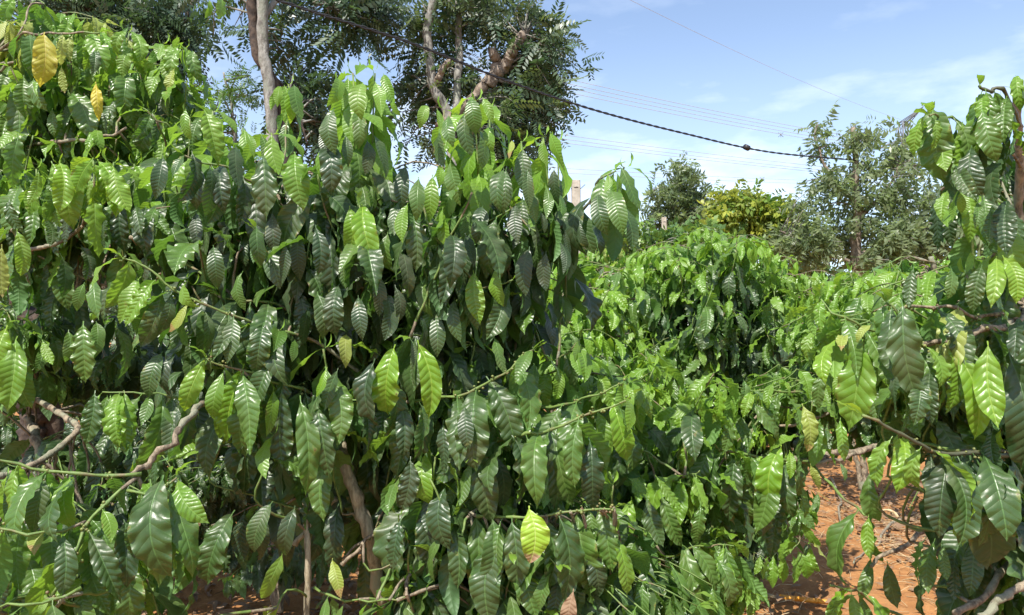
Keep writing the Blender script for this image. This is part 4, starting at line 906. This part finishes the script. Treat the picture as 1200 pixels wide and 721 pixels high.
G.tiers(1130, 240, 1200, 330, 1.55, 1.75, 4, L=(0.12, 0.16), tones='lggd')
G.tiers(1040, 420, 1200, 600, 1.55, 1.75, 14, L=(0.15, 0.19), tones='gddk')
G.tiers(1110, 600, 1200, 680, 1.55, 1.7, 6, L=(0.12, 0.16), tones='gdd')
G.hero(1.38, """1010 402 994 507 l 10;980 400 968 452 L 30;985 490 990 542 l;1045 360 1046 442 d 20;1058 365 1076 472 d -10 1.05;1120 412 1142 517 L -15 .95;1158 405 1170 503 L 5 1.05;1058 512 1050 580 L 0 1.0;1045 515 1028 572 l;1080 525 1080 573 l 20;1108 535 1100 632 k -20;1138 540 1158 667 k 5 .95;1165 510 1175 567 k;1185 430 1196 555 k;1020 382 1004 402 p;1150 315 1140 368 d;1168 300 1161 362 L 10;1175 300 1191 357 L -10;1113 315 1110 352 g;1095 320 1086 357 l;1070 320 1065 362 d;1195 375 1190 424 k;990 395 986 412 p
1085 135 1074 187 L 35;1095 138 1106 217 g 5 1.05;1110 160 1109 202 l 30;1128 147 1126 207 l;1150 110 1150 147 l;1152 135 1169 192 g -10 1.15;1180 115 1178 172 g 10;1190 90 1196 132 l;1140 175 1152 232 k 20;1175 190 1168 242 k;1190 150 1180 217 k;1125 200 1146 237 d;1195 160 1199 202 p;1110 225 1104 262 l;1125 225 1126 252 l;1180 240 1180 302 k 0 1.1;1160 250 1158 290 d;1145 240 1142 270 g;1125 540 1122 600 k;1090 535 1088 590 k;1172 560 1176 620 k;1050 440 1050 490 k;1090 440 1092 500 k;1075 450 1070 500 d""", 0.035)
G.hero(1.5, "1120 650 1118 707 k;1105 640 1110 682 g;1095 638 1088 697 g 40;1085 636 1079 690 g 50;1140 640 1136 700 d;1160 640 1165 690 k", 0.03)
# --- right side: second shrub behind, whose low branches cross the soil
H = Plant(ground_at(1130, 3.2), 'coffee shrub with bare crooked low branches reaching out over the bare soil')
H.stem([H.base, P(1125, 620, 3.1), P(1110, 480, 3.0), P(1100, 360, 3.0), P(1090, 300, 3.0)], 0.03, 0.01)
H.stem([P(1110, 500, 3.0), P(1020, 525, 2.8), P(975, 532, 2.7), P(950, 540, 2.65), P(930, 538, 2.62)], 0.012, 0.008, 'branch')
H.stem([P(1020, 525, 2.8), P(985, 538, 2.7), P(950, 543, 2.62)], 0.008, 0.006, 'branch', n=12)
H.branch([(950, 541, 2.64), (900, 536, 2.58), (855, 530, 2.55), (830, 515, 2.53), (815, 508, 2.52)], 0.007, 0.003, 0.1, 1, 0.055, (0.14, 0.19), 'dggl', 74, green=0.0, berries=4)
H.stem([P(1100, 440, 3.0), P(1010, 465, 2.9), P(960, 488, 2.85), P(915, 500, 2.8)], 0.008, 0.005, 'branch')
H.stem([P(1060, 420, 3.0), P(1000, 450, 2.9), P(975, 465, 2.85), P(945, 477, 2.82), P(895, 477, 2.8)], 0.006, 0.003, 'branch')
H.branch([(955, 460, 2.8), (900, 458, 2.7), (860, 455, 2.65), (838, 450, 2.62)], 0.005, 0.002, 0.1, 1, 0.055, (0.12, 0.16), 'ggll', 60, green=0.0, berries=3)
H.branch([(950, 541, 2.64), (975, 570, 2.5), (1005, 598, 2.35), (1022, 606, 2.3)], 0.006, 0.004, 0.7, 1, 0.05, (0.15, 0.18), 'gd', 82, green=0.0)
H.stem([P(1095, 615, 2.3), P(1065, 635, 2.25), P(1040, 650, 2.22), P(1018, 662, 2.2)], 0.008, 0.005, 'branch')
H.branch([(1090, 740, 2.0), (1040, 715, 1.95), (1000, 692, 1.9), (975, 688, 1.88)], 0.005, 0.003, 0.1, 1, 0.05, (0.12, 0.17), 'gll', 60, green=0)
for b in [(1080, 340, 3.1, 110, 40, .3, 44, (0.12, 0.16), 'ggll'), (1010, 380, 3.0, 70, 50, .25, 30, (0.12, 0.16), 'ggll'), (1060, 440, 3.0, 80, 50, .25, 26, (0.13, 0.17), 'kddg'), (940, 450, 2.95, 50, 30, .2, 16, (0.12, 0.16), 'dggl'), (1020, 490, 3.0, 60, 30, .2, 10, (0.12, 0.16), 'ddg'), (1150, 560, 2.7, 80, 60, .2, 18, (0.13, 0.17), 'kdd')]:
    H.blob(*b[:7], L=b[7], tones=b[8], droop=68, tl=(0.2, 0.35))
H.tiers(950, 310, 1130, 400, 2.7, 3.1, 22, L=(0.13, 0.17), tones='Llggd')
H.tiers(800, 460, 960, 560, 2.55, 2.8, 9, L=(0.14, 0.18), tones='lggd')
H.hero(2.5, """820 510 804 562 p 25;815 512 800 550 L;835 530 815 577 g 0 1.2;838 450 835 497 L;850 490 847 532 g;880 475 912 517 g -30;845 535 838 590 d;860 540 854 612 d;870 538 862 618 p 60;900 545 885 627 g 0 1.2;915 525 907 597 L 0 1.1;925 530 925 562 L;895 535 880 552 L;940 475 945 530 p;950 545 960 575 p;965 440 960 480 g;985 545 990 565 g;880 460 870 490 L;905 450 900 480 l;870 450 862 480 g""")
H.hero(2.2, """1005 608 994 687 g 30;1018 604 1020 657 l 10;1028 606 1038 662 g 60;1020 660 1008 705 g;1040 660 1052 714 d 0 1.2;1020 555 1032 612 g;985 698 972 735 l;1000 690 992 730 L;1008 700 1025 735 g""")
# --- rows behind
for (px, d, n, top, lab) in [(1010, 7.6, 70, 312, 'sunlit coffee shrub at the foot of the drooping narrow-leaved tree'), (1120, 6.2, 70, 300, 'sunlit coffee shrub half hidden behind the near glossy-leaved one'),
                       (930, 9.5, 60, 325, 'far coffee shrub just behind the domed shrub, under the durian-like drooping tree'), (700, 6.8, 80, 285, 'coffee shrub with yellow-green top behind the fence post and bent shoot'),
                       (790, 9.0, 60, 280, 'far coffee shrub whose top shows above the domed shrub'), (610, 7.5, 60, 300, 'far coffee shrub in the gap beside the bent shoot tip')]:
    lab = lab.replace('durian-like ', '')
    q = Plant(ground_at(px, d), lab)
    q.stem([q.base, P(px, 450, d), P(px + 4, top + 20, d)], 0.035, 0.01)
    q.stem([q.base, P(px - 25, 440, d), P(px - 35, top + 40, d)], 0.025, 0.01)
    q.blob(px, top + 28, d, 480 / d, 190 / d, .6, n // 2, L=(0.14, 0.19), tones='glLp' if px == 700 else 'gglL', droop=60)
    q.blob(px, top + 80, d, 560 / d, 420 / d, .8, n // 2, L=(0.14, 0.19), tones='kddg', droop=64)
for (px, d, n, top, lab) in [(120, 4.8, 60, 210, 'shaded coffee shrub behind the crooked grey branch and dark trunk'), (330, 4.6, 60, 260, 'shaded coffee shrub seen past the leaning bare stem of the big shrub'), (520, 4.8, 60, 300, 'shaded coffee shrub hidden behind the right half of the big shrub'),
        (-60, 4.6, 40, 120, 'coffee shrub behind the grey top branch with yellow leaves'), (30, 7.0, 40, 260, 'far shaded coffee shrub behind the dark trunk'), (230, 7.0, 50, 280, 'far shaded coffee shrub seen through the hollow under the woody branch'), (420, 7.0, 50, 290, 'far shaded coffee shrub deep behind the big shrub')]:
    q = Plant(ground_at(px, d), lab, 'coffee shrubs of the next row')
    q.stem([q.base, P(px, 450, d), P(px + 4, top + 40, d)], 0.035, 0.01)
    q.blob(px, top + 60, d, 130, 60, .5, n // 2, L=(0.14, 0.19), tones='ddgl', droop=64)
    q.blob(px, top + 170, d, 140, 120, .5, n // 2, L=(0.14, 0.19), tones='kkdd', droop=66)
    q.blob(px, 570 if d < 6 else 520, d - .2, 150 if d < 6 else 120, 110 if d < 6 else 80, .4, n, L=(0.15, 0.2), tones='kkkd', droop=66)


# ------------------------------------------------------------------ choose the leaves that show, build the meshes
def build_leaves():
    recs = [(pi, r) for pi, pl in enumerate(Plant.all) for r in pl.leaves]
    B = np.array([r[0] for _, r in recs]); X = np.array([r[1] for _, r in recs]); Y = np.array([r[2] for _, r in recs])
    L = np.array([r[4] for _, r in recs]); pi = np.array([p for p, _ in recs])
    smp = [(0, .2), (0, .4), (0, .6), (0, .8), (.12, .35), (-.12, .35), (.12, .6), (-.12, .6), (.06, .48), (-.06, .48)]
    pts = np.stack([B + (L * t)[:, None] * Y + (L * x)[:, None] * X for x, t in smp], 1)
    q = pts - CAM; dep = q @ FW
    sx = CX + (q @ RT) / dep * FPX; sy = CY - (q @ UPV) / dep * FPX
    ok = (dep > 0.3) & (sx >= 0) & (sx < 1200) & (sy >= 0) & (sy < 721)
    G = 7
    ix = np.clip((sx / G).astype(int), 0, 200); iy = np.clip((sy / G).astype(int), 0, 120)
    # generated leaves that would hang right in front of a placed one are not grown
    hero = np.array([r[8] for _, r in recs]); hm = ok & hero[:, None]
    hz2 = np.full((121, 201), 1e9); np.minimum.at(hz2, (iy[hm], ix[hm]), dep[hm])
    cover = (ok & (dep < hz2[iy, ix] - 0.004) & (hz2[iy, ix] < 1e8)).sum(1)
    ok &= ~((cover >= 3) & ~hero)[:, None]
    dead = (cover >= 3) & ~hero
    zb = np.full((121, 201), 1e9)
    np.minimum.at(zb, (iy[ok], ix[ok]), dep[ok])
    vis = ok & (dep <= zb[iy, ix] + 0.035)
    score = vis.sum(1) * (L / dep[:, 5]) ** 2
    for p, pl in enumerate(Plant.all):
        idx = np.where((pi == p) & ~dead)[0]
        if not len(idx): continue
        order = idx[np.argsort(-score[idx])]
        lim = 0 if pl.far else 300
        pick = [i for i in order[:lim] if vis[i].sum() > 0]
        ps = set(pick)
        for i in pick:
            b, X_, Y_, N_, L_, ti, va, xs, _h = recs[i][1]
            o = bpy.data.objects.new('leaf', HIM[va]); col.objects.link(o)
            o.parent = pl.o
            from mathutils import Matrix
            mw = Matrix(((X_[0] * L_ * xs, Y_[0] * L_, N_[0] * L_, b[0]), (X_[1] * L_ * xs, Y_[1] * L_, N_[1] * L_, b[1]),
                         (X_[2] * L_ * xs, Y_[2] * L_, N_[2] * L_, b[2]), (0, 0, 0, 1)))
            o.matrix_parent_inverse = parent_inv(pl.o); o.matrix_basis = mw
            o.material_slots[0].link = 'OBJECT'; o.material_slots[0].material = LMATS[ti]
        rest = [recs[i][1][:8] for i in idx if i not in ps]
        if rest:
            fine = [bool(vis[i].any()) for i in idx if i not in ps]      # leaves deep inside the shrub are simpler
            me = bulk('foliage', [r_[:6] + (r_[6] if fn else NVAR + r_[6],) + r_[7:] for r_, fn in zip(rest, fine)], LO + TINY, LMATS)
            o = link('foliage', me, pl.o); tag(o, kind='stuff')
        room = max(0, 290 - sum(c_.name.startswith('branch') for c_ in pl.o.children))
        tws = sorted(pl.twigs, key=lambda t_: (t_[0][-1] - CAM) @ FW)
        for p_, r_, g_ in tws[:room]: link('branch', tube_mesh('branch', p_, r_, 4, g_), pl.o, [BARK, TWIG])
        if tws[room:]: tag(link('inner_twigs', joined_tubes('inner_twigs', [(p_, r_) for p_, r_, g_ in tws[room:]], 4), pl.o, [BARK]), kind='stuff')
        if pl.buds:
            V0 = []; ph = (1 + 5 ** .5) / 2
            ico = np.array([(-1, ph, 0), (1, ph, 0), (-1, -ph, 0), (1, -ph, 0), (0, -1, ph), (0, 1, ph), (0, -1, -ph), (0, 1, -ph), (ph, 0, -1), (ph, 0, 1), (-ph, 0, -1), (-ph, 0, 1)]) / 1.9
            icf = np.array([(0,11,5),(0,5,1),(0,1,7),(0,7,10),(0,10,11),(1,5,9),(5,11,4),(11,10,2),(10,7,6),(7,1,8),(3,9,4),(3,4,2),(3,2,6),(3,6,8),(3,8,9),(4,9,5),(2,4,11),(6,2,10),(8,6,7),(9,8,1)])
            VV = np.concatenate([p + ico * r for p, r in pl.buds]); FF = np.concatenate([icf + 12 * k for k in range(len(pl.buds))])
            o = link('berry_cluster', mesh_np('berry_cluster', VV, FF), pl.o, [BERRY]); tag(o, kind='stuff')
build_leaves()
# ------------------------------------------------------------------ litter, straw, small things on the ground
recs = []
for _ in range(5200):
    x, y = U(-2.8, 5), U(2.2, 9.5)
    path = abs(x - (0.16 * (y - 3) + 1.75)) < 0.55
    if path and rng.random() < 0.90: continue
    o = np.array([math.cos(a := U(0, 6.28)), math.sin(a), U(-.15, .25)]); N = unit(Z + rng.normal(0, .45, 3)); N = unit(N - unit(o) * (unit(o) @ N)); Y = unit(o)
    recs.append((np.array([x, y, ground_h(x, y) + U(0.006, 0.03)]), np.cross(Y, N), Y, N, U(0.06, 0.15), TONES.index('b'), int(rng.integers(NVAR)), U(0.6, 1.1)))
for _ in range(6000):
    x, y = U(-2.5, 4.5), U(2.4, 8.5)
    dp = abs(x - (0.16 * (y - 3) + 1.75))
    if dp < 0.75 and rng.random() < 1.05 - dp: continue
    Y = unit(np.array([math.cos(a := U(0, 6.28)), math.sin(a), U(-.3, .3)])); N = unit(Z + rng.normal(0, .6, 3)); N = unit(N - Y * (Y @ N))
    recs.append((np.array([x, y, ground_h(x, y) + U(0.003, 0.02)]), np.cross(Y, N), Y, N, U(0.025, 0.08), TONES.index('b'), int(rng.integers(NVAR)), U(0.7, 1.6)))
tag(link('leaf_litter', bulk('leaf_litter', recs, TINY, LMATS)), 'scattered brown dead leaves lying on the soil', None, None, 'stuff')
tubes = []
for _ in range(2600):
    x, y = U(0.6, 4.2), U(3.4, 7.5)
    path = abs(x - (0.16 * (y - 3) + 1.75)) < 0.45
    if path and rng.random() < 0.8: continue
    a = U(0, 6.28); l = U(0.05, 0.22); z = ground_h(x, y)
    p = np.array([x, y, z + 0.012]); e = np.array([x + math.cos(a) * l, y + math.sin(a) * l, z + U(0.004, 0.06)])
    tubes.append(([p, (p + e) / 2 + rng.normal(0, .012, 3) + Z * .01, e], U(0.0012, 0.003)))
tag(link('straw', joined_tubes('straw', tubes, 3), None, [STRAW]), 'dry straw and twig bits strewn on the soil', None, None, 'stuff')
def on_ground(px, py):
    q = P(px, py, 1.0) - CAM; t = -CAM[2] / q[2]; p = CAM + q * t; p[2] = ground_h(p[0], p[1]); return p
a, b = on_ground(912, 706) + Z * 0.03, on_ground(975, 711) + Z * 0.03
st = empty('stick', a); tag(st, 'orange stick lying on the litter beside the bare soil', 'stick')
for k, (f0, f1, r) in enumerate([(0, .33, .016), (.33, .36, .018), (.36, .7, .0155), (.7, .73, .0175), (.73, 1, .015)]):
    link('ring' if k % 2 else 'segment', tube_mesh('segment', smooth_line([a + (b - a) * f0, a + (b - a) * f1], 4), r, 8), st, [BAMBOO])
a, b = on_ground(862, 703) + Z * 0.025, on_ground(938, 708) + Z * 0.02
tag(link('stick', tube_mesh('stick', wobble(smooth_line([a, (a + b) / 2 + Z * .01, b], 12), .006), np.linspace(.012, .007, 12), 6), None, [STRAW]), 'thin grey dry stick lying next to the orange one', 'stick')
for (p0, p1, p2, lab) in [((975, 560), (985, 600), (972, 655), 'crooked dead root lying along the shaded soil edge'), ((1060, 600), (1030, 640), (1000, 672), 'thin dry twig lying across the orange soil')]:
    q = [on_ground(*p0) + Z * .02, on_ground(*p1) + Z * .04, on_ground(*p2) + Z * .02]
    tag(link('dry_twig', tube_mesh('dry_twig', wobble(smooth_line(q, 14), .02), np.linspace(.014, .006, 14), 6), None, [BARK]), lab, 'twig')
c = on_ground(1040, 606)
arc = []
for k in range(12):
    a = -0.6 + 2.6 * k / 11
    arc.append((c + np.array([math.cos(a) * .10, math.sin(a) * .03, .03 + math.sin(a) * .08]), .004 + .012 * math.sin(math.pi * k / 11)))
tag(link('curled_leaf', tube_mesh('curled_leaf', [p for p, _ in arc], [r for _, r in arc], 6), None, [STRAW]), 'pale curled dry leaf on the open orange soil', 'dry leaf')
for (bx, by, tx, ty, d, lab) in [(672, 690, 668, 735, 1.78, 'large brown dead leaf hanging under the big shrub'), (466, 684, 458, 705, 2.2, 'crumpled brown leaf caught at the foot of the leaning stem'), (232, 600, 226, 622, 1.9, 'reddish brown withered leaf caught in the lower left branch')]:
    a, b = P(bx, by, d), P(tx, ty, d); Y = unit(b - a); N = unit(CAM - a); N = unit(N - Y * (N @ Y)); L_ = np.linalg.norm(b - a)
    v, f, uv = HI[int(rng.integers(NVAR))]; X = np.cross(Y, N); vz = v[:, 2:3] + 1.6 * v[:, :1] ** 2 * np.sin(v[:, 1:2] * 14)
    me = mesh_np('dead_leaf', a + L_ * (v[:, :1] * 1.3 * X + v[:, 1:2] * Y + vz * N), f, uv); 
    tag(link('dead_leaf', me, None, [LM['b']]), lab, 'dead leaf')
